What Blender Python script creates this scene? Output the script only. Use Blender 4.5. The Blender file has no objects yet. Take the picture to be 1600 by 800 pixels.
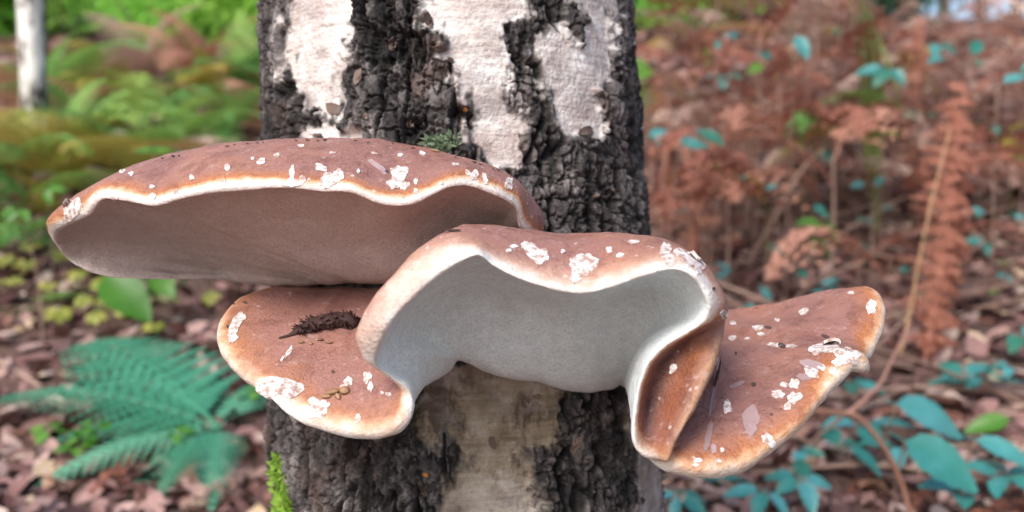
import bpy, math, random
import numpy as np
from mathutils import Vector, Matrix
from mathutils.bvhtree import BVHTree
random.seed(7); np.random.seed(7)
S = bpy.context.scene
R_ = math.radians
# ------------------------------------------------------------------ camera, sky, sun, exposure
PITCH = R_(-4.0); CAM = np.array([0.0, 0.0, 0.8])
cam_d = bpy.data.cameras.new('camera'); cam = bpy.data.objects.new('camera', cam_d)
S.collection.objects.link(cam); S.camera = cam
cam.location = CAM; cam.rotation_euler = (math.pi/2 + PITCH, 0, 0)
cam_d.sensor_width = 36; cam_d.lens = 18/math.tan(R_(30)); cam_d.clip_start = 0.02; cam_d.clip_end = 2000
cam_d.dof.use_dof = True; cam_d.dof.focus_distance = 0.44; cam_d.dof.aperture_fstop = 6.0
W = bpy.data.worlds.new('World'); S.world = W; W.use_nodes = True
SUN_EL, SUN_AZ = R_(44), R_(-150)      # azimuth measured from +Y towards +X: the sun is behind and left of the camera
nt = W.node_tree; bg = nt.nodes['Background']; sky = nt.nodes.new('ShaderNodeTexSky')
sky.sky_type = 'NISHITA'; sky.sun_disc = False; sky.sun_elevation = SUN_EL; sky.sun_rotation = SUN_AZ
sky.dust_density = 3.0; sky.air_density = 1.0; sky.ozone_density = 1.0
nt.links.new(sky.outputs[0], bg.inputs[0]); bg.inputs[1].default_value = 0.11
sun_d = bpy.data.lights.new('sun', 'SUN'); sun = bpy.data.objects.new('sun', sun_d); S.collection.objects.link(sun)
sun_d.energy = 1.5; sun_d.angle = R_(24); sun_d.color = (1.0, 0.97, 0.93)
sdir = Vector((math.sin(SUN_AZ)*math.cos(SUN_EL), math.cos(SUN_AZ)*math.cos(SUN_EL), math.sin(SUN_EL)))
sun.rotation_euler = sdir.to_track_quat('Z', 'Y').to_euler(); sun.location = (-2, -3, 6)
S.view_settings.view_transform = 'Standard'; S.view_settings.look = 'None'
S.view_settings.gamma = 1; S.view_settings.exposure = 1.05
S.render.resolution_x = 1024; S.render.resolution_y = 512
# ------------------------------------------------------------------ helpers
FPX = 800/math.tan(R_(30))
FW = np.array([0, math.cos(PITCH), math.sin(PITCH)]); UP = np.array([0, -math.sin(PITCH), math.cos(PITCH)]); RT = np.array([1.0, 0, 0])
def P(px, py, d): return CAM + RT*((px-800)/FPX*d) + UP*((400-py)/FPX*d) + FW*d
def proj(V):
    q = V - CAM; d = q@FW
    return 800 + (q@RT)/d*FPX, 400 - (q@UP)/d*FPX, d
def _hash(ix, iy, iz, seed):
    h = (ix.astype(np.int64)*374761393 + iy.astype(np.int64)*668265263 + iz.astype(np.int64)*2147483647 + seed*1274126177) & 0xffffffff
    h = ((h ^ (h >> 13))*1274126177) & 0xffffffff
    h = ((h ^ (h >> 16))*2246822519) & 0xffffffff
    return ((h ^ (h >> 15)) & 0xffffff)/float(0xffffff)
def vnoise(p, seed=0):
    i = np.floor(p); f = p - i; f = f*f*f*(f*(f*6-15)+10)
    ix, iy, iz = i[:,0], i[:,1], i[:,2]; r = 0
    for a in (0,1):
        wx = f[:,0] if a else 1-f[:,0]
        for b in (0,1):
            wy = f[:,1] if b else 1-f[:,1]
            for c in (0,1):
                wz = f[:,2] if c else 1-f[:,2]
                r = r + wx*wy*wz*_hash(ix+a, iy+b, iz+c, seed)
    return r
def fbm(p, oct=4, seed=0):
    r = 0; a = .5; t = 0
    for k in range(oct):
        r = r + a*vnoise(p*(2.03**k) + 17.3*k, seed+k); t += a; a *= .5
    return r/t
def sstep(a, b, x):
    t = np.clip((x-a)/(b-a), 0, 1); return t*t*(3-2*t)
COL = S.collection
def link(o, parent=None):
    COL.objects.link(o)
    if parent is not None: o.parent = parent
    return o
def tag(o, label=None, cat=None, group=None, kind=None):
    if label: o['label'] = label
    if cat: o['category'] = cat
    if group: o['group'] = group
    if kind: o['kind'] = kind
    return o
def mesh(name, V, F, mat=None, smooth=True):
    me = bpy.data.meshes.new(name); V = np.asarray(V, dtype=np.float32)
    if isinstance(F, np.ndarray):
        n, k = F.shape
        me.vertices.add(len(V)); me.vertices.foreach_set('co', V.ravel())
        me.loops.add(n*k); me.loops.foreach_set('vertex_index', F.ravel().astype(np.int32))
        me.polygons.add(n); me.polygons.foreach_set('loop_start', np.arange(n, dtype=np.int32)*k)
        me.update(calc_edges=True); me.validate()
    else:
        me.from_pydata(V.tolist(), [], F)
    if smooth: me.polygons.foreach_set('use_smooth', np.ones(len(me.polygons), dtype=bool))
    if mat: me.materials.append(mat)
    me.update()
    return me
def ob(name, me, parent=None, loc=None, rot=None, sc=None, mat=None):
    o = bpy.data.objects.new(name, me); link(o, parent)
    if loc is not None: o.location = loc
    if rot is not None: o.rotation_euler = rot
    if sc is not None: o.scale = (sc, sc, sc) if not hasattr(sc, '__len__') else sc
    if mat is not None:
        o.material_slots[0].link = 'OBJECT'; o.material_slots[0].material = mat
    return o
def thing(name, loc, label, cat, group=None):
    o = bpy.data.objects.new(name, None); o.empty_display_size = .05; link(o); o.location = loc
    return tag(o, label, cat, group)
def fattr(me, name, vals):
    a = me.attributes.new(name, 'FLOAT', 'POINT'); a.data.foreach_set('value', np.asarray(vals, dtype=np.float32).ravel())
def tube(pts, rad, seg=6, wob=0, seed=0):
    """tapered tube through pts; returns V, F(list)"""
    pts = [Vector(p) for p in pts]; rn = random.Random(seed); V = []; F = []
    n = len(pts)
    up = Vector((.3, .2, 1))
    for i, p in enumerate(pts):
        t = (pts[min(i+1, n-1)] - pts[max(i-1, 0)]).normalized()
        a = t.cross(up)
        if a.length < 1e-3: a = t.cross(Vector((1, 0, 0)))
        a.normalize(); b = t.cross(a)
        r = rad[i] if hasattr(rad, '__len__') else rad
        for k in range(seg):
            an = 2*math.pi*k/seg; rr = r*(1 + wob*(rn.random()-.5))
            V.append(p + a*(math.cos(an)*rr) + b*(math.sin(an)*rr))
    for i in range(n-1):
        for k in range(seg):
            k2 = (k+1) % seg
            F.append((i*seg+k, i*seg+k2, (i+1)*seg+k2, (i+1)*seg+k))
    F.append(tuple(range(seg))[::-1]); F.append(tuple((n-1)*seg+k for k in range(seg)))
    return V, F
def crv(pts, n=6):
    """smooth Catmull-Rom polyline through 3-D points"""
    pts = [np.array(p, float) for p in pts]
    q = [2*pts[0]-pts[1]] + pts + [2*pts[-1]-pts[-2]]; out = []
    for i in range(1, len(q)-2):
        for k in range(n):
            t = k/n; a, b, c, d = q[i-1], q[i], q[i+1], q[i+2]
            out.append(.5*((2*b) + (-a+c)*t + (2*a-5*b+4*c-d)*t*t + (-a+3*b-3*c+d)*t**3))
    out.append(pts[-1]); return out
# ------------------------------------------------------------------ material helpers
def newmat(name):
    m = bpy.data.materials.new(name); m.use_nodes = True; t = m.node_tree
    b = t.nodes['Principled BSDF']; return m, t, b
def N(t, typ, **kw):
    n = t.nodes.new(typ)
    for k, v in kw.items(): setattr(n, k, v)
    return n
def ramp(t, fac, stops, interp='LINEAR'):
    n = t.nodes.new('ShaderNodeValToRGB'); e = n.color_ramp.elements; n.color_ramp.interpolation = interp
    while len(e) < len(stops): e.new(.5)
    for i, (p, c) in enumerate(stops):
        e[i].position = p; e[i].color = (c[0], c[1], c[2], 1) if hasattr(c, '__len__') else (c, c, c, 1)
    if fac is not None: t.links.new(fac, n.inputs[0])
    return n.outputs[0]
def noise(t, scale, detail=4, vec=None, rough=.55, dist=0):
    n = t.nodes.new('ShaderNodeTexNoise'); n.inputs['Scale'].default_value = scale; n.inputs['Detail'].default_value = detail
    n.inputs['Roughness'].default_value = rough; n.inputs['Distortion'].default_value = dist
    if vec is not None: t.links.new(vec, n.inputs['Vector'])
    return n.outputs[0]
def mix(t, fac, a, b, mode='MIX'):
    n = t.nodes.new('ShaderNodeMix'); n.data_type = 'RGBA'; n.blend_type = mode
    for i, x in ((0, fac), (6, a), (7, b)):
        if x is None: continue
        if hasattr(x, 'is_output'): t.links.new(x, n.inputs[i])
        elif hasattr(x, '__len__'): n.inputs[i].default_value = (x[0], x[1], x[2], 1)
        else: n.inputs[i].default_value = x
    return n.outputs[2]
def mth(t, op, a, b=None):
    n = t.nodes.new('ShaderNodeMath'); n.operation = op
    for i, x in enumerate((a, b)):
        if x is None: continue
        if hasattr(x, 'is_output'): t.links.new(x, n.inputs[i])
        else: n.inputs[i].default_value = x
    return n.outputs[0]
def coord(t, which='Object', scale=None):
    c = t.nodes.new('ShaderNodeTexCoord').outputs[which]
    if scale:
        m = t.nodes.new('ShaderNodeMapping'); m.inputs['Scale'].default_value = scale
        t.links.new(c, m.inputs[0]); c = m.outputs[0]
    return c
def attr(t, name):
    a = t.nodes.new('ShaderNodeAttribute'); a.attribute_name = name; return a.outputs['Fac']
def bump(t, b, h, dist, strength=1.0, prev=None):
    n = t.nodes.new('ShaderNodeBump'); n.inputs['Distance'].default_value = dist; n.inputs['Strength'].default_value = strength
    t.links.new(h, n.inputs['Height']); t.links.new(n.outputs[0], b.inputs['Normal'])
def leafmat(name, stops, rough=.45, trans=.3, spec=.5, nscale=40, trans_col=None):
    """leaf: colour from object random + noise, a share of translucency"""
    m, t, b = newmat(name)
    oi = t.nodes.new('ShaderNodeObjectInfo').outputs['Random']
    nz = noise(t, nscale, 3, coord(t))
    f = mth(t, 'ADD', mth(t, 'MULTIPLY', oi, .75), mth(t, 'MULTIPLY', mth(t, 'SUBTRACT', nz, .3), .7))
    c = ramp(t, f, stops)
    t.links.new(c, b.inputs['Base Color']); b.inputs['Roughness'].default_value = rough; b.inputs['Specular IOR Level'].default_value = spec
    if trans > 0:
        tr = t.nodes.new('ShaderNodeBsdfTranslucent'); t.links.new(c, tr.inputs[0])
        ms = t.nodes.new('ShaderNodeMixShader'); ms.inputs[0].default_value = trans
        t.links.new(b.outputs[0], ms.inputs[1]); t.links.new(tr.outputs[0], ms.inputs[2])
        t.links.new(ms.outputs[0], t.nodes['Material Output'].inputs[0])
    return m
M = {}
M['teal_fern'] = leafmat('fern green', [(0, (.045,.25,.13)), (.5, (.085,.36,.22)), (1, (.17,.48,.30))], .5, .3)
M['green_fern'] = leafmat('bracken green', [(0, (.09,.27,.06)), (.5, (.20,.43,.10)), (1, (.44,.54,.10))], .5, .35)
M['yellow_fern'] = leafmat('bracken yellowing', [(0, (.30,.32,.04)), (.5, (.44,.38,.07)), (1, (.44,.25,.09))], .6, .35)
M['rust_fern'] = leafmat('bracken rust', [(0, (.16,.05,.035)), (.45, (.43,.165,.105)), (1, (.66,.34,.24))], .7, .25)
M['tan_fern'] = leafmat('bracken tan', [(0, (.28,.16,.13)), (.5, (.54,.36,.29)), (1, (.72,.54,.44))], .7, .25)
M['bramble'] = leafmat('bramble leaf', [(0, (.03,.15,.07)), (.45, (.035,.22,.19)), (1, (.10,.37,.38))], .38, .15, .7)
M['fresh_leaf'] = leafmat('fresh leaf', [(0, (.05,.18,.02)), (.5, (.09,.27,.03)), (1, (.17,.36,.05))], .4, .4)
M['lime_leaf'] = leafmat('lime leaf', [(0, (.20,.26,.03)), (.5, (.36,.40,.06)), (1, (.50,.46,.12))], .5, .4)
M['shrub_leaf'] = leafmat('shrub leaf', [(0, (.12,.36,.04)), (.4, (.22,.56,.07)), (1, (.45,.72,.14))], .45, .5, nscale=3)
M['dark_leaf'] = leafmat('far leaf', [(0, (.02,.07,.035)), (.5, (.04,.13,.06)), (1, (.09,.2,.08))], .5, .3, nscale=3)
M['twig'] = leafmat('dry twig', [(0, (.16,.095,.07)), (.5, (.29,.18,.14)), (1, (.42,.29,.22))], .75, 0)
M['stem'] = leafmat('ochre stem', [(0, (.34,.20,.09)), (1, (.5,.3,.15))], .6, 0)
M['pinkstem'] = leafmat('pink stem', [(0, (.34,.17,.12)), (1, (.46,.24,.17))], .55, 0)
M['litterleaf'] = leafmat('fallen leaf', [(0, (.15,.07,.05)), (.5, (.30,.15,.11)), (1, (.45,.30,.20))], .65, .15)
M['blade'] = leafmat('green blade', [(0, (.12,.17,.04)), (1, (.26,.28,.08))], .5, .35)
def bark_small(name, dark, light, thr):
    m, t, b = newmat(name)
    v = coord(t, 'Object', (22, 22, 7)); n = noise(t, 1.0, 6, v, .6)
    c = ramp(t, n, [(thr-.04, dark), (thr+.04, light)]); t.links.new(c, b.inputs['Base Color']); b.inputs['Roughness'].default_value = .8
    bump(t, b, n, .01); return m
M['white_bark'] = bark_small('white bark', (.07,.055,.05), (.80,.78,.74), .46)
M['grey_bark'] = bark_small('grey bark', (.04,.032,.028), (.17,.14,.12), .5)
# ------------------------------------------------------------------ ground
def gz(x, y):
    x = np.asarray(x, float); y = np.asarray(y, float)
    yy = np.where(y < 13, y, 13 + 6*(1-np.exp(-(np.maximum(y, 13)-13)/6)))
    yy = np.where(yy > -6, yy, -6 - 4*(1-np.exp((np.minimum(yy, -6)+6)/4)))
    return .025 + .25*yy
def gnoise(x, y):
    p = np.stack([np.ravel(x)*1.3, np.ravel(y)*1.3, np.ravel(x)*0+3], 1)
    return ((fbm(p, 3, 5)-.5)*.14*sstep(1.1, 2.2, np.ravel(y)) + (fbm(p*6, 3, 9)-.5)*.035).reshape(np.shape(x))
def gh(x, y): return float(gz(x, y) + gnoise(np.array([x]), np.array([y]))[0])
def Gd(px, py):
    """depth along the view at which the pixel's ray meets the slope"""
    r = RT*((px-800)/FPX) + UP*((400-py)/FPX) + FW
    d = .9
    while d < 40:
        q = CAM + r*d
        if q[2] < gz(q[0], q[1]): return d
        d += .02 + d*.004
    return 40
def G(px, py):
    q = P(px, py, Gd(px, py)); return np.array([q[0], q[1], gh(q[0], q[1])])
def axis(segs):
    out = []
    for a, b, n in segs: out += list(np.linspace(a, b, n, endpoint=False))
    return np.array(out + [segs[-1][1]])
xs = axis([(-400, -30, 20), (-30, -6, 40), (-6, 6, 240), (6, 30, 40), (30, 400, 20)])
ys = axis([(-300, -8, 20), (-8, .9, 30), (.9, 6, 170), (6, 20, 60), (20, 60, 20), (60, 600, 20)])
X, Y = np.meshgrid(xs, ys); Z = gz(X, Y) + gnoise(X, Y)
nx, ny = len(xs), len(ys); idx = np.arange(nx*ny).reshape(ny, nx)
F = np.stack([idx[:-1,:-1], idx[:-1,1:], idx[1:,1:], idx[1:,:-1]], -1).reshape(-1, 4)
m, t, b = newmat('forest soil')
cc = coord(t); n1 = noise(t, 9, 6, cc, .65); n2 = noise(t, 60, 5, cc, .6)
c = mix(t, .45, ramp(t, n1, [(.3, (.05,.027,.022)), (.55, (.14,.075,.058)), (.75, (.24,.15,.12))]), ramp(t, n2, [(.35, (.04,.022,.018)), (.65, (.3,.19,.155))]))
t.links.new(c, b.inputs['Base Color']); b.inputs['Roughness'].default_value = .9; bump(t, b, n2, .02)
tag(ob('ground', mesh('ground', np.stack([X, Y, Z], -1).reshape(-1, 3), F, m)), 'brown forest floor rising as a slope behind the birch', None, None, 'structure')
# ------------------------------------------------------------------ birch trunk
A0 = P(701, 0, .635); A1 = P(735, 800, .635)
AX = A1 - A0; AL = np.linalg.norm(AX); AXn = AX/AL
E1 = np.cross(AXn, FW); E1 /= np.linalg.norm(E1)
if E1[0] < 0: E1 = -E1
E2 = np.cross(E1, AXn)
if E2[1] > 0: E2 = -E2            # E2 points to the camera
def trad(tt):
    r = .1275 + .009*tt
    r = np.where(tt < -.3, .1275 - .0027 + .0032*(tt+.3), r)
    return r + .05*sstep(1.35, 2.5, tt)**1.5
def tdepth(px, py):
    """depth of the trunk's front surface along this pixel's ray"""
    r = RT*((px-800)/FPX) + UP*((400-py)/FPX) + FW; best = None
    q0 = CAM - A0
    a = r - AXn*(r@AXn); c_ = q0 - AXn*(q0@AXn)
    tt = (py)/800.0; R = float(trad(np.array(tt)))
    A, B, C = a@a, 2*a@c_, c_@c_ - R*R; D = B*B - 4*A*C
    if D < 0: return .635
    return (-B - math.sqrt(D))/(2*A)
# dark and light bark patches as they lie on the stem (polygons as seen in the photograph)
LIGHT = [
 [(452,-40),(548,-40),(546,60),(536,110),(531,165),(524,196),(500,186),(472,168),(455,120),(449,60)],
 [(512,188),(560,200),(572,225),(470,225),(490,205)],
 [(652,-40),(830,-40),(824,20),(800,34),(790,60),(795,105),(801,150),(812,190),(816,232),(802,258),(784,262),(755,246),(728,222),(733,200),(738,172),(718,150),(716,112),(694,92),(684,60),(657,42)],
 [(886,-40),(968,-40),(956,60),(947,112),(932,150),(936,190),(910,216),(880,222),(869,196),(862,150),(844,104),(834,62),(850,50),(880,62),(915,72),(912,40),(896,10)],
 [(655,588),(706,560),(800,560),(985,560),(880,612),(872,652),(865,682),(842,700),(828,716),(836,762),(846,860),(688,860),(694,800),(702,748),(724,728),(722,690),(700,672),(668,690),(650,650)],
 [(986,575),(1060,575),(1060,860),(992,860),(1000,760),(992,700)],
]
def polysdf(px, py, poly):
    d2 = np.full(px.shape, 1e12); ins = np.zeros(px.shape, bool); n = len(poly)
    for i in range(n):
        x1, y1 = poly[i]; x2, y2 = poly[(i+1) % n]; ex, ey = x2-x1, y2-y1
        tt = np.clip(((px-x1)*ex + (py-y1)*ey)/(ex*ex+ey*ey), 0, 1)
        d2 = np.minimum(d2, (px-x1-tt*ex)**2 + (py-y1-tt*ey)**2)
        cr = ((y1 > py) != (y2 > py)) & (px < (x2-x1)*(py-y1)/((y2-y1) if y2 != y1 else 1e-9) + x1)
        ins ^= cr
    d = np.sqrt(d2); return np.where(ins, d, -d)
th = axis([(-math.pi, -1.75, 40), (-1.75, 1.75, 620), (1.75, math.pi, 40)])[:-1]
tv = axis([(-13, -.6, 220), (-.6, -.06, 60), (-.06, 1.08, 760), (1.08, 2.7, 130)])
TH, TV = np.meshgrid(th, tv); fl = lambda a: a.reshape(-1)
thf, tvf = fl(TH), fl(TV); rad0 = trad(tvf)
dirs = E1[None]*np.sin(thf)[:,None] + E2[None]*np.cos(thf)[:,None]
base = A0[None] + AX[None]*tvf[:,None]
Vc = base + dirs*rad0[:,None]
arc = thf*.13; hgt = tvf*AL
q = np.stack([np.sin(thf)*.13, np.cos(thf)*.13, hgt], 1)
warp = (fbm(q*55, 4, 3)-.5)*44 + (fbm(q*np.array([160,160,110]), 3, 8)-.5)*22
warp2 = (fbm(q*55+40, 4, 13)-.5)*44 + (fbm(q*np.array([160,160,110])+9, 3, 18)-.5)*22
px, py, dd = proj(Vc)
sd = np.full(px.shape, -1e9)
for poly in LIGHT: sd = np.maximum(sd, polysdf(px+warp, py+warp2*1.4, poly))
proc = (fbm(q*np.array([14,14,6]), 4, 31)-.5)*160
infr = sstep(1.55, 1.2, np.abs(thf))*sstep(-.2, -.03, tvf)*sstep(1.2, 1.03, tvf)
sd = sd*infr + proc*(1-infr)
dark = sstep(5, -7, sd)
# dark fissures, cork ridges
qs = q*np.array([70, 70, 30]); rid = 1-np.abs(fbm(qs, 4, 50)*2-1); rid2 = 1-np.abs(fbm(q*np.array([190,190,95]), 4, 61)*2-1)
lump = fbm(q*np.array([45,45,38]), 4, 70)
big = fbm(q*np.array([26,26,17]), 3, 77)
fis = sstep(.80, .97, rid); fis2 = sstep(.82, .97, rid2)
fine = fbm(q*np.array([420,420,230]), 3, 80)
rv = 1-np.abs(fbm(q*np.array([75,75,20]), 4, 150)*2-1); fv = sstep(.82, .98, rv)
rh = 1-np.abs(fbm(q*np.array([60,60,75]), 4, 171)*2-1); fh = sstep(.88, .99, rh)
disp = dark*(.003 + .012*(big-.5) + .005*(lump-.5) - .0075*fv - .0022*fh - .0028*fis2 + .0016*(fine-.5))
dcol = sstep(9, -10, sd + (fbm(q*np.array([170,170,120]), 3, 200)-.5)*46)
lent = fbm(q*np.array([30,30,420]), 3, 90)
disp += (1-dark)*(-.0015 + .004*(fbm(q*20, 3, 95)-.5) + .0006*(lent-.5) + .0009*(fine-.5))
curl = np.exp(-((sd-2.5)/3.0)**2); disp += .0017*curl*(fbm(q*90, 2, 99)-.1)
jn = sstep(395, 415, py)*sstep(490, 460, py)*sstep(680, 620, px)*infr
disp = disp*(1-jn) - .006*jn
Vt = Vc + dirs*disp[:,None]
nth, ntv = len(th), len(tv); idx = np.arange(nth*ntv).reshape(ntv, nth); nxt = np.roll(idx, -1, 1)
F = np.stack([idx[:-1], nxt[:-1], nxt[1:], idx[1:]], -1).reshape(-1, 4)
m, t, b = newmat('birch bark')
ad, at_, ah = attr(t, 'dark'), attr(t, 'tan'), attr(t, 'hgt')
cc = coord(t); cs = coord(t, 'Object', (40, 40, 420)); cb = coord(t, 'Object', (90, 90, 45))
nst = noise(t, 1, 4, cs, .6); nmid = noise(t, 45, 5, cc, .6); nfine = noise(t, 420, 3, cc, .6); ncr = noise(t, 1, 6, cb, .7)
white = mix(t, .33, ramp(t, nmid, [(.30, (.26,.22,.21)), (.40, (.50,.42,.40)), (.50, (.66,.60,.57)), (.60, (.82,.80,.78))]), ramp(t, nst, [(.36, (.30,.24,.21)), (.48, (.66,.60,.55)), (.66, (.84,.82,.78))]))
tanc = mix(t, .3, ramp(t, nmid, [(.30, (.10,.075,.05)), (.5, (.30,.245,.18)), (.66, (.52,.46,.38))]), ramp(t, nst, [(.35, (.12,.08,.055)), (.55, (.33,.26,.17)), (.7, (.42,.36,.29))]))
tanc = mix(t, ramp(t, noise(t, 1, 5, coord(t, 'Object', (60, 60, 30)), .7), [(.5, 0), (.60, .85)]), tanc, (.07,.048,.034))
tanc = mix(t, ramp(t, noise(t, 70, 4, cc, .7), [(.56, 0), (.66, .6)]), tanc, (.56,.50,.45))
lt = mix(t, at_, white, tanc)
lt = mix(t, ramp(t, noise(t, 1, 5, coord(t, 'Object', (30, 30, 55)), .72), [(.52, 0), (.64, .6)]), lt, (.27,.235,.23))
lt = mix(t, ramp(t, noise(t, 11, 5, cc, .7), [(.5, 0), (.66, .5)]), lt, (.30,.20,.17))
nbl = noise(t, 1, 5, coord(t, 'Object', (38, 38, 22)), .68)
dk = mix(t, .45, ramp(t, nbl, [(.38, (.008,.007,.008)), (.50, (.045,.04,.04)), (.60, (.20,.175,.17)), (.70, (.50,.44,.42))]), ramp(t, ncr, [(.36, (.010,.009,.009)), (.52, (.10,.088,.085)), (.68, (.36,.32,.31))]))
dk = mix(t, .5, dk, mix(t, 1.0, dk, ramp(t, nfine, [(.35, .25), (.65, 1.5)]), 'MULTIPLY'))
dk = mix(t, ramp(t, noise(t, 16, 3, cc), [(.58, 0), (.70, .45)]), dk, (.15,.085,.065))
dk = mix(t, mth(t, 'MULTIPLY', attr(t, 'crack'), .92), dk, (.006,.0055,.0055))
c = mix(t, ad, lt, dk)
c = mix(t, mth(t, 'MULTIPLY', ramp(t, noise(t, 130, 3, cc), [(.66, 0), (.72, 1)]), .35), c, (.05,.04,.035))
t.links.new(c, b.inputs['Base Color']); b.inputs['Roughness'].default_value = .82; b.inputs['Specular IOR Level'].default_value = .25
bump(t, b, mth(t, 'ADD', nfine, mth(t, 'MULTIPLY', nst, .25)), .0016, .9)
me = mesh('trunk', Vt, F, m)
fattr(me, 'dark', dcol); fattr(me, 'tan', sstep(.45, .66, tvf)*(1-.45*sstep(.82, .95, tvf)))
fattr(me, 'crack', np.clip(np.maximum(np.maximum(fv, fh*.5), fis2*.6)*dark, 0, 1))
fattr(me, 'hgt', np.clip(.5 + disp/.016, 0, 1))
birch = thing('birch_tree', tuple(A0 + AX*2.5), 'thick birch with white and black fissured bark carrying the bracket fungi', 'tree')
trunk = ob('trunk', me); trunk.parent = birch; trunk.matrix_parent_inverse = Matrix.Translation(-Vector(birch.location))
trunk_bvh = BVHTree.FromPolygons([tuple(v) for v in Vt[::1]], F.tolist())
def ray(bvhs, px, py):
    r = Vector(RT*((px-800)/FPX) + UP*((400-py)/FPX) + FW).normalized(); best = None
    for bv in bvhs:
        h = bv.ray_cast(Vector(CAM), r, 3.0)
        if h[0] is not None and (best is None or h[3] < best[3]): best = h
    return best
def hold(o, parent):       # keep world coordinates of a mesh built in world space
    o.parent = parent; o.matrix_parent_inverse = Matrix.Translation(-Vector(parent.location)); return o
# moss on the stem
def moss(name, spots, n, mat, bvhs, parent, h=.007, seed=1):
    rn = random.Random(seed); V = []; F = []
    for k in range(n):
        cx, cy, rx, ry = rn.choice(spots)
        a = rn.random()*6.28; rr = math.sqrt(rn.random())
        hh = ray(bvhs, cx + rx*rr*math.cos(a), cy + ry*rr*math.sin(a))
        if not hh or hh[3] > .8: continue
        p, nn = hh[0], hh[1]
        d = (nn + Vector((rn.uniform(-.7,.7), rn.uniform(-.7,.7), rn.uniform(-.4,.9)))).normalized()
        s = d.cross(Vector((rn.random()-.5, rn.random()-.5, rn.random()-.5))).normalized()
        L = h*rn.uniform(.5, 1.2); w = L*.22; i = len(V); p = p - nn*.001
        V += [p - s*w*.5, p + d*L*.5 + s*w, p + d*L, p + d*L*.5 - s*w]; F.append((i, i+1, i+2, i+3))
    o = ob(name, mesh(name, V, F, mat, False)); hold(o, parent); tag(o, kind='stuff'); return o
mm = leafmat('moss', [(0, (.12,.28,.02)), (.5, (.26,.44,.05)), (1, (.4,.55,.1))], .7, .4, nscale=200)
mg = leafmat('grey moss', [(0, (.06,.10,.05)), (.5, (.12,.18,.10)), (1, (.2,.26,.16))], .8, .2, nscale=200)
moss('moss', [(438,775,8,40),(434,735,5,22),(445,800,10,20)], 1500, mm, [trunk_bvh], birch, .009)
moss('moss', [(690,224,26,13)], 700, mg, [trunk_bvh], birch, .005, 5)
# loose bark scales on the stem
fl_m = leafmat('bark scale', [(0, (.05,.035,.03)), (.5, (.12,.08,.065)), (1, (.22,.16,.13))], .8, 0)
fl_o = leafmat('orange bark', [(0, (.42,.14,.03)), (1, (.55,.24,.06))], .8, 0)
def scale_piece(name, bvhs, cx, cy, rx, ry, ang, mat, parent, lift=.0012, n=11, seed=0, rough=.45, thick=.0006):
    """thin irregular flake that lies on the surface found under these pixels"""
    rn = random.Random(seed*31 + int(cx*7+cy)); ca, sa = math.cos(ang), math.sin(ang)
    if name == 'skin_flake': n = 19 if max(rx, ry) > 7 else 11
    rings = [(0, 1)] + [(.5, n), (1, n)]; top = []; bot = []
    h0 = ray(bvhs, cx, cy)
    if not h0: return None
    d0 = h0[3]; rj = [1 + rough*(rn.random()*2-1) for _ in range(n)]; rj = [.6*rj[i]+.4*rj[i-1] for i in range(n)]
    for f, cnt in rings:
        for k in range(cnt):
            a = 2*math.pi*k/cnt; rr = f*(rj[k] if cnt > 1 else 1)
            u, v = rx*rr*math.cos(a), ry*rr*math.sin(a)
            h = ray(bvhs, cx + u*ca - v*sa, cy + u*sa + v*ca)
            if not h or abs(h[3]-d0) > .02:
                h = (h0[0] + (Vector(RT)*(u*ca-v*sa) - Vector(UP)*(u*sa+v*ca))*(d0/FPX), h0[1])
            nn = h[1] if h[1].dot(Vector(CAM)-h[0]) > 0 else -h[1]
            l = lift*(.35 + (.65*rn.random() if f == 1 else .2)) + thick
            top.append(h[0] + nn*l); bot.append(h[0] - nn*.0012)
    V = top + bot; o = len(top); F = []
    for k in range(n):
        k2 = (k+1) % n
        F.append((0, 1+k, 1+k2)); F.append((1+k, 1+n+k, 1+n+k2, 1+k2)); F.append((1+n+k, o+1+n+k, o+1+n+k2, 1+n+k2))
    return hold(ob(name, mesh(name, V, F, mat, False)), parent)
rn = random.Random(3)
for k, (x, y, rx, ry, mt) in enumerate([(668,30,9,16,fl_m),(690,75,10,9,fl_m),(705,95,7,6,fl_m),(727,170,5,4,fl_o),(960,297,5,3,fl_m),(930,306,7,3,fl_m),(660,765,4,14,fl_m),(665,742,7,4,fl_o),(520,170,14,12,fl_m),(570,182,5,10,fl_m),(640,195,7,9,fl_m),(917,205,14,9,fl_m),(560,120,6,14,fl_m),(612,70,7,12,fl_m),(950,160,5,12,fl_m),(770,690,6,10,fl_m),(840,620,8,5,fl_m),(900,700,8,20,fl_m)]):
    scale_piece('bark_scale', [trunk_bvh], x, y, rx*.8, ry*.8, rn.uniform(-.5,.5), mt, birch, .0007, 9, k, .55)
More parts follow.
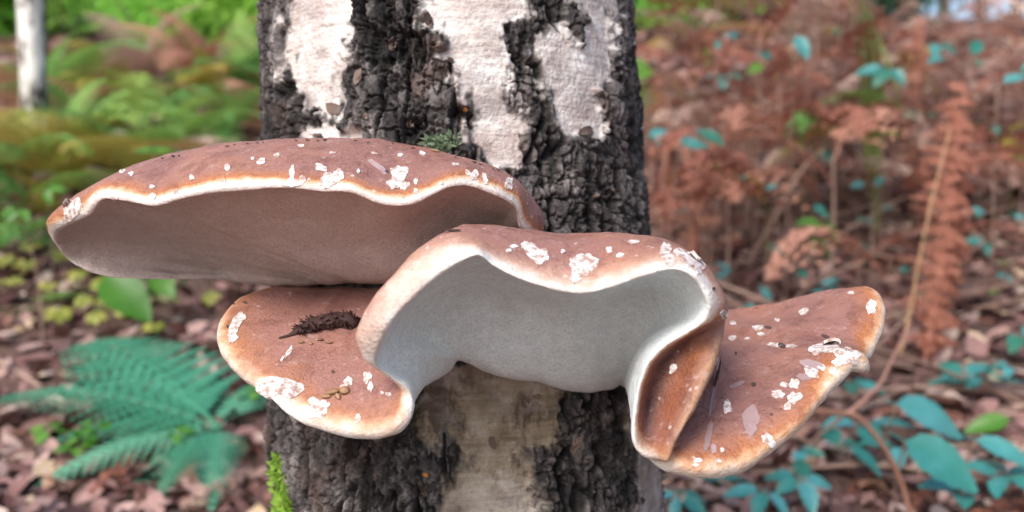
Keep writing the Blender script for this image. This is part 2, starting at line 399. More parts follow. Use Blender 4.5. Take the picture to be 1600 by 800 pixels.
# ------------------------------------------------------------------ bracket fungi: lofted shells
def cr_loft(K, n):
    """centripetal Catmull-Rom along axis 0 of K [k, m, 3] -> [(k-1)*n+1, m, 3]"""
    K = np.concatenate([[2*K[0]-K[1]], K, [2*K[-1]-K[-2]]]); out = []
    for i in range(1, len(K)-2):
        p0, p1, p2, p3 = K[i-1], K[i], K[i+1], K[i+2]
        f = lambda a, b: np.maximum(np.linalg.norm(b-a, axis=-1, keepdims=True), 1e-5)**.5
        t0 = 0; t1 = t0+f(p0,p1); t2 = t1+f(p1,p2); t3 = t2+f(p2,p3)
        for k in range(n):
            t_ = t1 + (t2-t1)*k/n
            a1 = (t1-t_)/(t1-t0)*p0 + (t_-t0)/(t1-t0)*p1; a2 = (t2-t_)/(t2-t1)*p1 + (t_-t1)/(t2-t1)*p2; a3 = (t3-t_)/(t3-t2)*p2 + (t_-t2)/(t3-t2)*p3
            b1 = (t2-t_)/(t2-t0)*a1 + (t_-t0)/(t2-t0)*a2; b2 = (t3-t_)/(t3-t1)*a2 + (t_-t1)/(t3-t1)*a3
            out.append((t2-t_)/(t2-t1)*b1 + (t_-t1)/(t2-t1)*b2)
    out.append(K[-2]); return np.array(out)
def shell(name, rows, mat, mwid, nu=9, nv=9, seed=0, amp=.0010, lip=.009, moff=0., hol=(.001, .002)):
    """rows: stations along the rim, each T2, T1, O, E, U1, U2 as (px, py[, depth]); no depth = on the trunk"""
    K = []
    for r in rows:
        pts = []
        for c_ in r[:6]:
            d = c_[2] if len(c_) > 2 else tdepth(c_[0], c_[1]) + .012
            pts.append(P(c_[0], c_[1], d))
        c_ = r[5]; td_ = tdepth(c_[0], c_[1]); pts[5] = P(c_[0], c_[1], td_ - lip); pts.append(P(c_[0], c_[1]-4, td_ + .025))
        pts.insert(4, pts[3]*.86 + pts[4]*.14 + UP*hol[0] + FW*hol[1])
        K.append(pts)
    K = np.array(K)                              # [stations, 6, 3]
    mw = np.array([r[6] if len(r) > 6 else mwid for r in rows])
    U = cr_loft(K, nu)                           # [nu*, 6, 3]
    V = cr_loft(np.swapaxes(U, 0, 1), nv)        # [nv*, nu*, 3]
    mwu = np.interp(np.linspace(0, len(rows)-1, U.shape[0]), np.arange(len(rows)), mw)
    nV, nU = V.shape[:2]; iE = 3*nv
    seg = np.linalg.norm(np.diff(V, axis=0), axis=-1); al = np.concatenate([np.zeros((1, nU)), np.cumsum(seg, 0)])
    neg = sstep(0, -.004, mwu); mwu = np.maximum(np.abs(mwu), .004); marg = (al[iE][None] - al)/mwu[None] - 1.3*neg[None] - moff
    # small unevenness along the normal
    du = np.gradient(V, axis=1); dv = np.gradient(V, axis=0); nr = np.cross(du, dv); nr /= np.maximum(np.linalg.norm(nr, axis=-1, keepdims=True), 1e-9)
    pv = V.reshape(-1, 3)
    dn = (fbm(pv*70, 3, seed)-.5)*amp*2.2 + (fbm(pv*230, 3, seed+5)-.5)*amp*.7
    Vd = pv + nr.reshape(-1, 3)*dn[:,None]
    idx = np.arange(nV*nU).reshape(nV, nU)
    F = np.stack([idx[:-1,:-1], idx[:-1,1:], idx[1:,1:], idx[1:,:-1]], -1).reshape(-1, 4)
    org = np.interp(np.linspace(0, len(rows)-1, U.shape[0]), np.arange(len(rows)), [r[7] if len(r) > 7 else 1. for r in rows])
    rdg = np.interp(np.linspace(0, len(rows)-1, U.shape[0]), np.arange(len(rows)), [r[8] if len(r) > 8 else 0. for r in rows])
    vi = np.arange(nV)[:,None]/nv
    me = mesh(name, Vd, F, mat); fattr(me, 'marg', marg.reshape(-1)); fattr(me, 'org', np.repeat(org[None], nV, 0))
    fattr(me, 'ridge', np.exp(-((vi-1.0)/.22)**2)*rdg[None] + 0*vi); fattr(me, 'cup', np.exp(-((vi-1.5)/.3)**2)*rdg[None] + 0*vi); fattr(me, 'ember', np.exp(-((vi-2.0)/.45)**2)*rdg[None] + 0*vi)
    bv = BVHTree.FromPolygons([tuple(v) for v in Vd], F.tolist())
    return me, bv
def capmat(name, under, seed, cream=(.74,.62,.52), top=(.285,.138,.115), orange=(.40,.145,.05), pink=0.0):
    m, t, b = newmat(name)
    a = attr(t, 'marg'); cc = coord(t)
    off = N(t, 'ShaderNodeVectorMath', operation='ADD'); off.inputs[1].default_value = (seed, seed*.3, 0); t.links.new(cc, off.inputs[0]); cc = off.outputs[0]
    n1 = noise(t, 38, 4, cc, .6); n2 = noise(t, 160, 4, cc, .6); n3 = noise(t, 700, 3, cc, .6)
    f = mth(t, 'ADD', mth(t, 'MULTIPLY', a, .25), mth(t, 'MULTIPLY', mth(t, 'SUBTRACT', mth(t, 'ADD', mth(t, 'MULTIPLY', n1, .6), mth(t, 'MULTIPLY', n2, .4)), .5), .62))
    c = ramp(t, f, [(.0, (.76,.73,.69)), (.10, cream), (.20, (cream[0]*.88, cream[1]*.62, cream[2]*.42)), (.29, orange), (.42, tuple(x*.5+y*.5 for x, y in zip(orange, top))), (.62, top)])
    c2 = ramp(t, f, [(.0, (.76,.73,.70)), (.12, (.68,.53,.45)), (.24, (.54,.34,.27)), (.40, (.37,.195,.155)), (.62, top)])
    c = mix(t, attr(t, 'org'), c2, c)
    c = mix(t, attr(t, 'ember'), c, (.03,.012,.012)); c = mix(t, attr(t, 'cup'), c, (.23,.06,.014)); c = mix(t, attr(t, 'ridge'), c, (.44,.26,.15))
    c = mix(t, ramp(t, n1, [(.4, 0), (.65, .4)]), c, mix(t, .6, c, (.36,.20,.19)))
    lo = noise(t, 17, 3, cc, .5); c = mix(t, mth(t, 'MULTIPLY', ramp(t, lo, [(.45, 0), (.64, .35)]), ramp(t, a, [(.5, 0), (1., 1)])), c, mix(t, .55, c, (orange[0]*1.35, orange[1]*1.5, orange[2]*1.7)))
    ns = noise(t, 75, 6, cc, .75); c = mix(t, mth(t, 'MULTIPLY', ramp(t, ns, [(.50, 0), (.62, .55)]), ramp(t, a, [(.6, 0), (1., 1)])), c, mix(t, 1.0, c, (.50,.42,.42), 'MULTIPLY'))
    c = mix(t, mth(t, 'MULTIPLY', ramp(t, noise(t, 120, 6, cc, .8), [(.57, 0), (.66, .5)]), ramp(t, a, [(.6, 0), (1., 1)])), c, (.50,.36,.33))
    # pale dry scuffs, dark dots, fine grain
    v = N(t, 'ShaderNodeTexVoronoi'); v.inputs['Scale'].default_value = 150; t.links.new(cc, v.inputs['Vector'])
    sp = mth(t, 'MULTIPLY', ramp(t, v.outputs['Distance'], [(.10, 1), (.17, 0)]), ramp(t, n1, [(.52, 0), (.58, 1)]))
    c = mix(t, mth(t, 'MULTIPLY', sp, .55), c, (.74,.66,.62))
    v2 = N(t, 'ShaderNodeTexVoronoi'); v2.inputs['Scale'].default_value = 210; t.links.new(cc, v2.inputs['Vector'])
    dp = mth(t, 'MULTIPLY', ramp(t, v2.outputs['Distance'], [(.07, 1), (.12, 0)]), ramp(t, n2, [(.5, 0), (.58, 1)]))
    c = mix(t, mth(t, 'MULTIPLY', dp, .7), c, (.05,.03,.03))
    c = mix(t, .5, c, mix(t, 1.0, c, ramp(t, n3, [(.3, .72), (.7, 1.2)]), 'MULTIPLY'))
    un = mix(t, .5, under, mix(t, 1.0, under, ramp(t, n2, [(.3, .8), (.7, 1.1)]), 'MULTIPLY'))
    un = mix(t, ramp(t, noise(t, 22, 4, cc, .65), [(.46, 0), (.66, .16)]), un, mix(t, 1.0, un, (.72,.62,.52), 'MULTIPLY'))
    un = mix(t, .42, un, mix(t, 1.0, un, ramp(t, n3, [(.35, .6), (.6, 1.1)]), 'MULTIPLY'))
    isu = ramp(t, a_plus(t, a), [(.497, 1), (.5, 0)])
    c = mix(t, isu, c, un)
    t.links.new(c, b.inputs['Base Color'])
    b.inputs['Roughness'].default_value = .52; b.inputs['Specular IOR Level'].default_value = .35
    b.inputs['Subsurface Weight'].default_value = .12; b.inputs['Subsurface Radius'].default_value = (.006, .004, .003); b.inputs['Subsurface Scale'].default_value = 1
    bump(t, b, mth(t, 'ADD', n3, n2), .0011, .8)
    t.links.new(ramp(t, n1, [(.35, .38), (.65, .66)]), b.inputs['Roughness'])
    return m
def a_plus(t, a): return mth(t, 'ADD', mth(t, 'MULTIPLY', a, .02), .5)
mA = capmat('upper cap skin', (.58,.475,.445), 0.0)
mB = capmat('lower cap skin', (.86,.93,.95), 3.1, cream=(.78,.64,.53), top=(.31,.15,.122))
mD = capmat('side cap skin', (.74,.72,.68), 7.7)
rowsA = [
 [(470,350),(440,410,.56),(432,432,.565),(436,441,.565),(445,446,.565),(470,448),-.009],
 [(475,335),(400,385,.545),(350,418,.55),(350,436,.54),(400,443,.555),(480,448),-.009],
 [(480,320),(350,355,.535),(240,412,.535),(238,436,.522),(350,437,.545),(490,446),-.009],
 [(485,310),(310,335,.53),(165,404,.525),(160,430,.515),(320,420,.54),(500,445),-.009],
 [(490,302),(280,315,.525),(108,388,.51),(112,410,.512),(310,405,.53),(510,444),.006],
 [(495,298),(250,298,.515),(80,362,.50),(90,382,.502),(300,392,.52),(515,443),.005],
 [(500,295),(220,282,.505),(74,345,.485),(90,362,.484),(300,380,.51),(520,442),.005],
 [(505,290),(205,270,.495),(96,326,.472),(112,348,.470),(310,372,.50),(525,442),.005],
 [(510,285),(210,262,.488),(128,306,.462),(140,334,.458),(320,368,.495),(530,441),.006],
 [(515,282),(235,250,.485),(162,290,.456),(157,312,.450),(330,365,.49),(535,440),.006],
 [(520,278),(262,242,.482),(200,287,.450),(195,313,.443),(345,365,.487),(540,440),.006],
 [(530,275),(295,234,.48),(245,292,.444),(240,321,.437),(365,368,.483),(545,440)],
 [(540,270),(330,228,.478),(285,280,.438),(282,310,.431),(385,366,.48),(555,440)],
 [(550,265),(370,223,.476),(335,268,.434),(332,300,.427),(410,365,.477),(565,440)],
 [(560,260),(420,218,.474),(395,262,.430),(392,295,.423),(445,365,.474),(575,440)],
 [(575,258),(470,216,.472),(450,260,.428),(448,293,.420),(485,366,.472),(590,440)],
 [(590,256),(515,216,.47),(505,266,.426),(505,299,.418),(525,370,.47),(605,440)],
 [(605,255),(555,217,.47),(552,270,.425),(552,300,.417),(560,372,.47),(620,440)],
 [(620,255),(590,219,.47),(592,285,.424),(592,317,.416),(590,375,.47),(635,440)],
 [(635,256),(620,223,.47),(632,290,.424),(632,320,.416),(620,375,.47),(650,440)],
 [(650,258),(650,228,.472),(668,280,.426),(668,308,.419),(650,372,.47),(665,438)],
 [(668,262),(682,235,.475),(700,268,.43),(700,293,.424),(680,370,.473),(685,436)],
 [(688,267),(712,243,.477),(730,266,.434),(730,290,.429),(708,368,.477),(705,433)],
 [(708,273),(740,252,.48),(762,275,.438),(762,299,.433),(735,368,.48),(725,430)],
 [(728,280),(768,261,.483),(792,287,.443),(790,312,.438),(758,370,.484),(745,427)],
 [(745,288),(792,273,.488),(812,300,.45),(806,326,.445),(775,375,.488),(762,425)],
 [(760,297),(812,290,.493),(826,318,.458),(812,352,.452),(785,385,.49),(775,423)],
 [(775,308),(826,305,.497),(840,335,.468),(826,366,.462),(795,395,.493),(785,422)],
 [(785,320),(838,325,.502),(850,350,.485),(838,380,.482),(805,405,.497),(793,422)],
 [(795,340),(835,350,.508),(845,370,.502),(830,395,.50),(810,412,.505),(798,422)],
]
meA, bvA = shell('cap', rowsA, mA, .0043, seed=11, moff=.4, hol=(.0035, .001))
rowsB = [
 [(500,446),(470,446,.535),(436,447,.54),(434,456,.54),(460,475,.545),(500,480),.006],
 [(505,446),(440,455,.505),(376,465,.492),(371,478,.492),(430,500,.51),(505,520),.008],
 [(512,446),(438,475,.487),(346,500,.468),(342,517,.470),(430,530,.49),(510,550),.010],
 [(520,446),(445,495,.472),(344,538,.448),(347,556,.452),(440,560,.48),(515,570),.012],
 [(532,445),(460,512,.458),(366,572,.434),(376,590,.437),(450,590,.47),(522,580),.013],
 [(540,445),(470,520,.452),(396,592,.430),(399,606,.431),(455,603,.465),(528,583),.009],
 [(546,445),(482,528,.448),(412,590,.421),(402,612,.417),(460,612,.46),(532,585),.010],
 [(552,445),(495,534,.444),(440,600,.416),(424,622,.411),(475,620,.458),(538,588),.012],
 [(558,445),(510,540,.442),(462,632,.411),(450,645,.409),(492,628,.456),(548,590),.010],
 [(566,445),(530,546,.438),(495,656,.404),(492,669,.406),(520,635,.452),(560,592),.010],
 [(574,445),(550,552,.435),(540,671,.399),(540,682,.402),(555,642,.45),(575,595),.011],
 [(585,445),(575,556,.431),(585,675,.397),(588,686,.400),(600,650,.447),(602,598),.011],
 [(598,444),(600,552,.431),(622,658,.397),(630,671,.399),(636,640,.444),(640,600),.010],
 [(610,442),(617,540,.434),(630,632,.399),(643,640,.399),(654,615,.44),(668,598),.008],
 [(622,438),(622,522,.437),(624,606,.403),(639,612,.400),(662,594,.44),(690,588),.007],
 [(634,434),(616,505,.437),(596,584,.400),(612,590,.397),(655,574,.435),(705,576),.008],
 [(644,430),(606,485,.430),(566,558,.393),(586,568,.390),(655,552,.43),(714,563),.012],
 [(655,425),(602,460,.421),(557,530,.388),(592,538,.382),(665,522,.43),(728,566),.013],
 [(665,418),(622,432,.416),(570,493,.384),(612,500,.376),(682,497,.43),(745,573),.013],
 [(680,410),(655,402,.415),(608,442,.384),(645,462,.375),(705,482,.43),(765,580),.013],
 [(695,400),(688,373,.42),(653,394,.39),(683,429,.376),(735,472,.43),(790,587),.0125],
 [(715,390),(720,354,.425),(700,366,.395),(720,407,.375),(765,470,.43),(815,591),.012],
 [(740,385),(757,350,.43),(742,366,.40),(748,398,.375),(785,475,.43),(835,593),.011],
 [(770,382),(793,353,.43),(776,376,.40),(771,414,.378),(805,480,.43),(850,597),.010],
 [(810,382),(832,360,.43),(817,390,.40),(811,434,.378),(835,485,.435),(870,603),.010],
 [(850,384),(872,366,.43),(866,400,.398),(860,449,.378),(865,495,.435),(890,607),.010],
 [(890,386),(915,367,.43),(912,405,.395),(912,457,.376),(900,498,.435),(910,610),.010],
 [(930,386),(955,365,.43),(958,398,.393),(960,446,.374),(935,490,.435),(930,610),.010],
 [(955,388),(1000,367,.43),(1003,390,.393),(1005,430,.374),(960,480,.435),(945,608),.010],
 [(970,392),(1040,375,.43),(1047,390,.395),(1050,420,.376),(985,475,.43),(955,606),.012],
 [(980,398),(1074,392,.43),(1085,406,.395),(1078,427,.376),(1005,480,.43),(962,604),.012],
 [(985,405),(1102,422,.43),(1116,434,.395),(1098,450,.378),(1020,490,.43),(966,602),.012],
 [(988,415),(1120,452,.428),(1134,470,.397),(1108,478,.38),(1025,505,.43),(970,600),.012],
 [(1010,440,.52),(1128,480,.425),(1130,494,.396),(1098,502,.383),(1020,515,.43),(972,602),.0075],
 [(1030,480,.50),(1131,500,.415),(1100,514,.391),(1066,522,.386),(1010,530,.43),(973,602),.003],
 [(1060,540,.47),(1128,522,.402),(1068,535,.394),(1036,541,.388),(1000,545,.43),(974,604),.0025],
 [(1075,570,.45),(1119,553,.394),(1043,562,.398),(1015,563,.388),(992,562,.43),(974,604),.0025],
 [(1075,600,.44),(1104,590,.389),(1027,598,.400),(1002,594,.388),(985,588,.43),(977,606),.0025],
 [(1060,640,.43),(1083,635,.385),(1016,635,.400),(994,630,.387),(982,612,.43),(980,610),.003],
 [(1040,670,.42),(1064,672,.382),(1012,670,.395),(990,666,.386),(984,632,.43),(983,614),.005],
 [(1032,695,.41),(1050,698,.382),(1010,694,.389),(991,692,.386),(988,652,.43),(985,618),.010],
 [(1035,712,.40),(1044,718,.383),(1020,714,.386),(1000,710,.388),(995,672,.43),(987,622),.016],
 [(1035,712,.405),(1038,722,.392),(1028,722,.39),(1015,718,.392),(1000,690,.43),(990,625),.016],
]
for i, r in enumerate(rowsB):
    if 17 <= i <= 33: r[4] = (r[4][0], r[4][1]-(6 if 20 <= i <= 30 else 0), r[4][2] + .022)
    if 15 <= i <= 21: r[6] = .019
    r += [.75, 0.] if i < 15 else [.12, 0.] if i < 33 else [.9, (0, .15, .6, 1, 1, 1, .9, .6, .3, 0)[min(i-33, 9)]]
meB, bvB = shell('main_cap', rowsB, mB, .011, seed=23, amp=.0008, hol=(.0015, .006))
rowsD = [
 [(985,520),(1040,630,.45),(1010,690,.398),(1008,712,.396),(1015,690,.45),(985,600),.010],
 [(985,518),(1055,625,.447),(1022,706,.392),(1024,726,.393),(1025,690,.455),(987,600),.010],
 [(987,515),(1078,610,.445),(1062,724,.388),(1062,741,.391),(1045,690,.46),(990,600),.011],
 [(990,510),(1100,595,.446),(1110,731,.388),(1108,748,.391),(1075,682,.47),(993,600),.011],
 [(993,507),(1120,585,.449),(1163,720,.391),(1162,738,.395),(1105,672,.475),(995,600),.011],
 [(995,504),(1142,574,.454),(1206,690,.397),(1208,706,.400),(1130,660,.48),(997,600),.008],
 [(997,502),(1165,562,.459),(1256,646,.406),(1260,660,.410),(1160,640,.485),(999,598),.009],
 [(998,500),(1190,550,.464),(1300,592,.417),(1306,606,.420),(1185,620,.49),(1000,596),.010],
 [(999,499),(1208,542,.468),(1330,558,.418),(1332,578,.421),(1205,605,.495),(1001,594),.013],
 [(1000,498),(1218,536,.471),(1348,553,.424),(1356,580,.427),(1215,595,.50),(1001,592),.013],
 [(1000,497),(1226,530,.474),(1340,546,.442),(1350,566,.447),(1222,585,.505),(1002,590),.007],
 [(1001,496),(1236,522,.478),(1358,540,.462),(1364,551,.466),(1235,575,.51),(1002,585),.008],
 [(1001,495),(1250,510,.483),(1373,505,.474),(1380,515,.478),(1245,560,.515),(1003,580),.010],
 [(1001,494),(1250,499,.494),(1371,468,.485),(1379,476,.490),(1245,545,.52),(1003,575),.009],
 [(1001,493),(1228,490,.513),(1352,451,.494),(1361,454,.500),(1235,530,.525),(1004,570),.008],
 [(1001,492),(1185,482,.535),(1318,450,.509),(1322,454,.515),(1205,520,.535),(1004,560),.006],
 [(1002,492),(1140,487,.546),(1256,465,.525),(1256,471,.53),(1160,515,.545),(1004,550),.006],
 [(1002,492),(1090,492,.563),(1165,483,.545),(1163,489,.55),(1100,510,.56),(1004,540),.006],
 [(1002,494),(1055,498,.578),(1100,494,.565),(1098,499,.57),(1060,510,.58),(1004,530),.006],
 [(1003,500),(1040,505,.59),(1050,505,.59),(1050,510,.59),(1040,515,.595),(1005,525),.006],
]
meD, bvD = shell('side_cap', rowsD, mD, .011, seed=37)
upper = thing('bracket_fungus', tuple(P(640, 400, .52)), 'wide flat upper bracket fungus with taupe underside jutting left from birch', 'fungus')
lower = thing('bracket_fungus', tuple(P(800, 560, .53)), 'wavy three lobed lower bracket fungus with arched pale underside', 'fungus')
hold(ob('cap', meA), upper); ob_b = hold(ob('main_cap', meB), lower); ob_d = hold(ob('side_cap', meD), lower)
tag(ob_b, 'arched centre and left lobe with white rolled rim'); tag(ob_d, 'brown right lobe spotted with white flakes')
# ------------------------------------------------------------------ peeling skin flakes on the caps
mf, t, b = newmat('skin flake')
c = ramp(t, noise(t, 330, 5, coord(t), .7), [(.40, (.36,.22,.18)), (.49, (.58,.50,.47)), (.60, (.76,.73,.72))])
t.links.new(c, b.inputs['Base Color']); b.inputs['Roughness'].default_value = .7
ml = leafmat('lilac skin flake', [(0, (.32,.20,.19)), (1, (.46,.35,.37))], .5, .1, nscale=300)
mk = leafmat('pit', [(0, (.05,.03,.028)), (1, (.11,.065,.055))], .8, 0)
FA = [(110,328,11,17,.5),(122,318,8,9,.2),(240,307,5,6,0),(238,292,4,3,0),(355,262,4,6,.3),(408,252,7,4,-.2),(432,243,4,3,0),(300,278,4,4,0),(178,311,8,4,.1),
 (458,286,15,7,0),(456,270,5,11,.1),(472,280,5,6,0),(513,282,14,11,.2),(503,263,9,6,.4),(530,276,7,11,0),(507,290,8,6,0),(624,270,12,11,.3),(618,287,12,9,0),(631,289,8,9,.2),
 (650,299,4,4,0),(742,273,7,7,.5),(730,270,5,3,.6),(757,279,4,9,-.5),(795,287,5,9,0),(712,257,5,2,.2),(690,287,4,2,0),(276,300,3,5,0),(350,285,3,6,0),(560,268,3,3,0),(650,284,3,5,0),(585,240,5,2,.3),(520,239,5,2,0),(660,240,6,3,.4),(205,272,4,3,0),(192,268,5,3,-.4),(395,248,3,2,0),(470,228,6,2,0),(625,243,5,2,0)]
FB = [(832,392,17,10,.4),(846,401,12,11,.2),(820,385,8,6,.3),(803,385,8,3,-.2),(795,392,4,3,0),(912,407,20,11,-.2),(905,424,14,11,.3),(926,416,9,8,0),(900,437,9,6,0),(952,391,5,5,0),(970,399,7,3,-.3),(1040,393,9,13,.1),(1047,408,8,9,0),(1062,395,8,6,.4),(1082,406,13,12,.8),(1094,418,7,9,.4),(1072,402,7,7,0),(990,378,8,2,0),(880,393,4,3,0),(1130,490,5,7,0)]
FC = [(440,603,27,13,.1),(425,606,14,14,.2),(458,610,16,9,-.2),(417,612,12,9,0),(494,641,16,13,-.4),(505,632,10,6,0),(490,628,8,6,0),(368,512,8,22,.45),(376,498,6,9,.6),(364,528,8,7,0),(545,597,9,6,-.5),(537,606,5,5,0),(574,590,6,9,.2),(579,605,4,8,0),(597,614,3,3,0),(607,617,4,3,0),(559,656,4,7,.2),(452,550,3,9,.6),(442,560,2,6,.6)]
FD = [(1290,541,22,9,-.15),(1275,548,9,6,0),(1326,556,18,13,.3),(1312,566,12,9,0),(1300,580,6,6,0),(1268,583,13,8,.4),(1242,600,9,7,0),(1226,601,6,4,0),(1216,617,11,6,.2),(1241,622,11,9,-.4),(1232,634,6,9,.5),(1136,636,6,9,0),(1199,686,9,8,.4),(1205,692,6,6,.5),(1115,566,9,6,-.2),(1108,574,5,8,.4),(1145,528,6,4,0),(1167,530,4,2,0),(1185,513,9,4,0),(1190,522,7,3,0),(1255,487,9,4,-.2),(1330,458,6,2,0),(1362,482,7,12,0),(1209,539,12,3,.1),(1236,541,9,2,0),(1285,575,6,5,.4),(1069,646,3,8,.2),(1090,720,6,4,0),(1122,720,5,3,0),(1128,703,3,4,0),(1086,727,5,3,0),(1145,505,5,3,0),(1215,500,4,2,0)]
FDl = [(1175,650,13,20,.3),(1174,672,8,9,.2),(1270,572,16,9,.3),(1255,590,12,6,.2),(1115,620,3,55,.16),(1107,680,5,26,.18),(1115,702,4,7,.1),(1150,602,14,3,-.3),(1104,695,5,12,.2)]
FW_ = [(1053,576,6,6,-.5),(1050,580,4,4,0)]
k = 0
for lst, bvh, par, mt in ((FA,[bvA],upper,mf),(FB,[bvB],lower,mf),(FC,[bvB],lower,mf),(FD,[bvD],lower,mf),(FDl,[bvD],lower,ml),(FW_,[bvB],lower,mf)):
    for (x, y, rx, ry, an) in lst:
        k += 1; scale_piece('skin_flake', bvh, x, y, rx, ry, an, mt, par, .0004, 11, k, .42, .00012)
for (x, y, rx, ry, bvh, par) in [(600,268,6,4,[bvA],upper),(588,258,16,4,[bvA],upper)]:
    scale_piece('skin_flake', bvh, x, y, rx, ry, .6, ml, par, .0003, 9, 4, .3, .0001)
for (x, y, rx, ry, bvh, par) in [(604,268,5,4,[bvA],upper),(1222,540,9,6,[bvD],lower),(1178,601,6,5,[bvD],lower),(1290,526,9,4,[bvD],lower),(1200,512,9,3,[bvD],lower),(1205,648,4,3,[bvD],lower),(1150,552,3,4,[bvD],lower),(383,473,5,3,[bvB],lower),(365,475,4,2,[bvB],lower),(356,510,3,3,[bvB],lower),(520,581,4,4,[bvB],lower),(1115,451,3,4,[bvB],lower)]:
    scale_piece('pit', bvh, x, y, rx*.7, ry*.6, .2, mk, par, .0002, 8, 9, .35, .0003)
# ------------------------------------------------------------------ small debris lying on the fungi
m_cat = leafmat('catkin', [(0, (.018,.008,.008)), (.5, (.045,.018,.015)), (1, (.09,.04,.03))], .8, 0, nscale=300)
m_bud = leafmat('bud scale', [(0, (.12,.06,.03)), (.5, (.30,.16,.08)), (1, (.48,.30,.17))], .6, .1, nscale=500)
def surf(px, py, bvh=bvB):
    h = ray([bvh], px, py); nn = h[1] if h[1].dot(Vector(CAM)-h[0]) > 0 else -h[1]; return h[0], nn
p0, n0 = surf(505, 516)
cat = thing('birch_catkin', p0, 'dark brown ragged catkin lying on the left lobe of fungus', 'catkin')
line = [(436,529),(452,525),(468,519),(485,513),(505,510),(525,507),(545,507),(558,510)]; rr = [.0006,.0009,.0025,.0042,.0048,.0052,.005,.003]
pts = []
for (x, y), r in zip(line, rr): p, n_ = surf(x, y); pts.append(p + n_*(r*.25))
Vv, Ff = tube(pts, rr, 8, .3, 2)
hold(ob('stalk', mesh('stalk', Vv, Ff, m_cat)), cat)
V = []; Fq = []; rn = random.Random(5)
for k in range(260):
    i = rn.uniform(2, 6.9); a = int(i); f = i-a; p = pts[a].lerp(pts[a+1], f); r = rr[a]*(1-f)+rr[a+1]*f
    ax = (pts[a+1]-pts[a]).normalized(); d = Vector((rn.gauss(0,1), rn.gauss(0,1), rn.gauss(0,1))); d = (d - ax*d.dot(ax)).normalized()
    d = (d - n0*d.dot(n0)*(.35 if d.dot(n0) > 0 else 1.1)).normalized()
    tip = p + d*(r + rn.uniform(.0003,.003)) + ax*rn.uniform(-.004,.004); b0 = p + d*r*.6; w = ax.cross(d)*rn.uniform(.0006,.0013)
    j = len(V); V += [b0-w, b0+w, tip+w*.5, tip-w*.5]; Fq.append((j,j+1,j+2,j+3))
o = hold(ob('bract', mesh('bract', V, Fq, m_cat, False)), cat); tag(o, kind='stuff')
def husk(x, y, L, w, ang, mat, name, label, bvh=bvB, cat_='debris', group=None):
    p, n_ = surf(x, y, bvh)
    r_ = (Vector(RT)*math.cos(ang) - Vector(UP)*math.sin(ang)); a = (r_ - n_*r_.dot(n_)).normalized(); s = n_.cross(a)
    V = []; F = []; n = 7; rn = random.Random(int(x*y))
    for i in range(n):
        u = i/(n-1)*2-1; ww = w*math.sqrt(max(0, 1-u*u*.96))
        for k in range(6):
            an = 2*math.pi*k/6
            V.append(p + a*(u*L) + s*(math.cos(an)*ww) + n_*(max(-.2, math.sin(an))*ww*.6 + .0004 + rn.random()*.0003))
    for i in range(n-1):
        for k in range(6): F.append((i*6+k, i*6+(k+1)%6, (i+1)*6+(k+1)%6, (i+1)*6+k))
    F += [tuple(range(6)), tuple((n-1)*6+k for k in range(6))]
    o = ob(name, mesh(name, V, F, mat)); tag(o, label, cat_, group); return o
for (x, y, L, w, a) in [(470,535,.0022,.0012,.8),(500,532,.0018,.001,-.4),(515,536,.002,.001,.3),(486,538,.0014,.0009,1.3)]:
    husk(x, y, L, w, a, m_bud, 'bud_scale', 'tiny ochre bud scale under the dark catkin', bvB, 'bud scale', 'bud scales under the catkin')
for (x, y, L, w, a) in [(520,613,.0036,.0019,-.2),(538,611,.0028,.0024,.7),(510,620,.0025,.0013,.2),(528,620,.002,.0012,1.2)]:
    husk(x, y, L, w, a, m_bud, 'seed_husk', 'small tan seed husk on the left lobe near its front rim', bvB, 'seed husk', 'seed husks on the left lobe')
husk(706,362,.0042,.0011,-.45,m_cat,'twig_fragment','tiny dark twig fragment on top of the arched centre lobe',bvB,'twig')
husk(680,237,.003,.0012,.1,m_bud,'leaf_crumb','tan crumb of leaf on top of the upper fungus',bvA,'leaf crumb')
for k in range(26):
    rn = random.Random(k+50); x = rn.uniform(230, 790); yt = np.interp(x, [230,350,430,520,600,660,720,770,800], [250,226,219,217,221,231,246,262,276])+1.5+rn.random()*3
    if ray([bvA], x, yt): husk(x, yt, rn.uniform(.0006,.0013), .0005, rn.random()*3, m_cat, 'dirt_speck', 'dark speck of dirt on the crest of the upper fungus', bvA, 'dirt speck', 'dirt specks on the upper fungus')
LM = [(1480,350,'the rust bracken column'),(1200,190,'the ochre fallen branch'),(1230,320,'the pale dry stem'),(1340,660,'the pink forked stem'),(1470,710,'the large pointed bramble leaf'),(1330,450,'the right lobe of the fungus'),(1050,110,'the right edge of the big birch'),(1060,300,'the dead bracken behind the big birch'),(1370,80,'the green strap leaves'),(1250,40,'the tangle of dead branches'),(1540,60,'the woodland brow'),(45,150,'the slender white birch'),(338,120,'the pale stump'),(200,180,'the rounded arch of green bracken'),(200,465,'the broad bright green leaf'),(260,650,'the blue green fern'),(80,430,'the yellow green herbs'),(80,600,'the long brown twig'),(400,250,'the left edge of the big birch'),(1100,740,'the underside of the right lobe')]
def near(px, py):
    b = min(LM, key=lambda l: math.hypot(l[0]-px, l[1]-py)); dy = py-b[1]
    return ('uphill of ' if dy < -45 else 'downhill of ' if dy > 45 else 'beside ') + b[2]
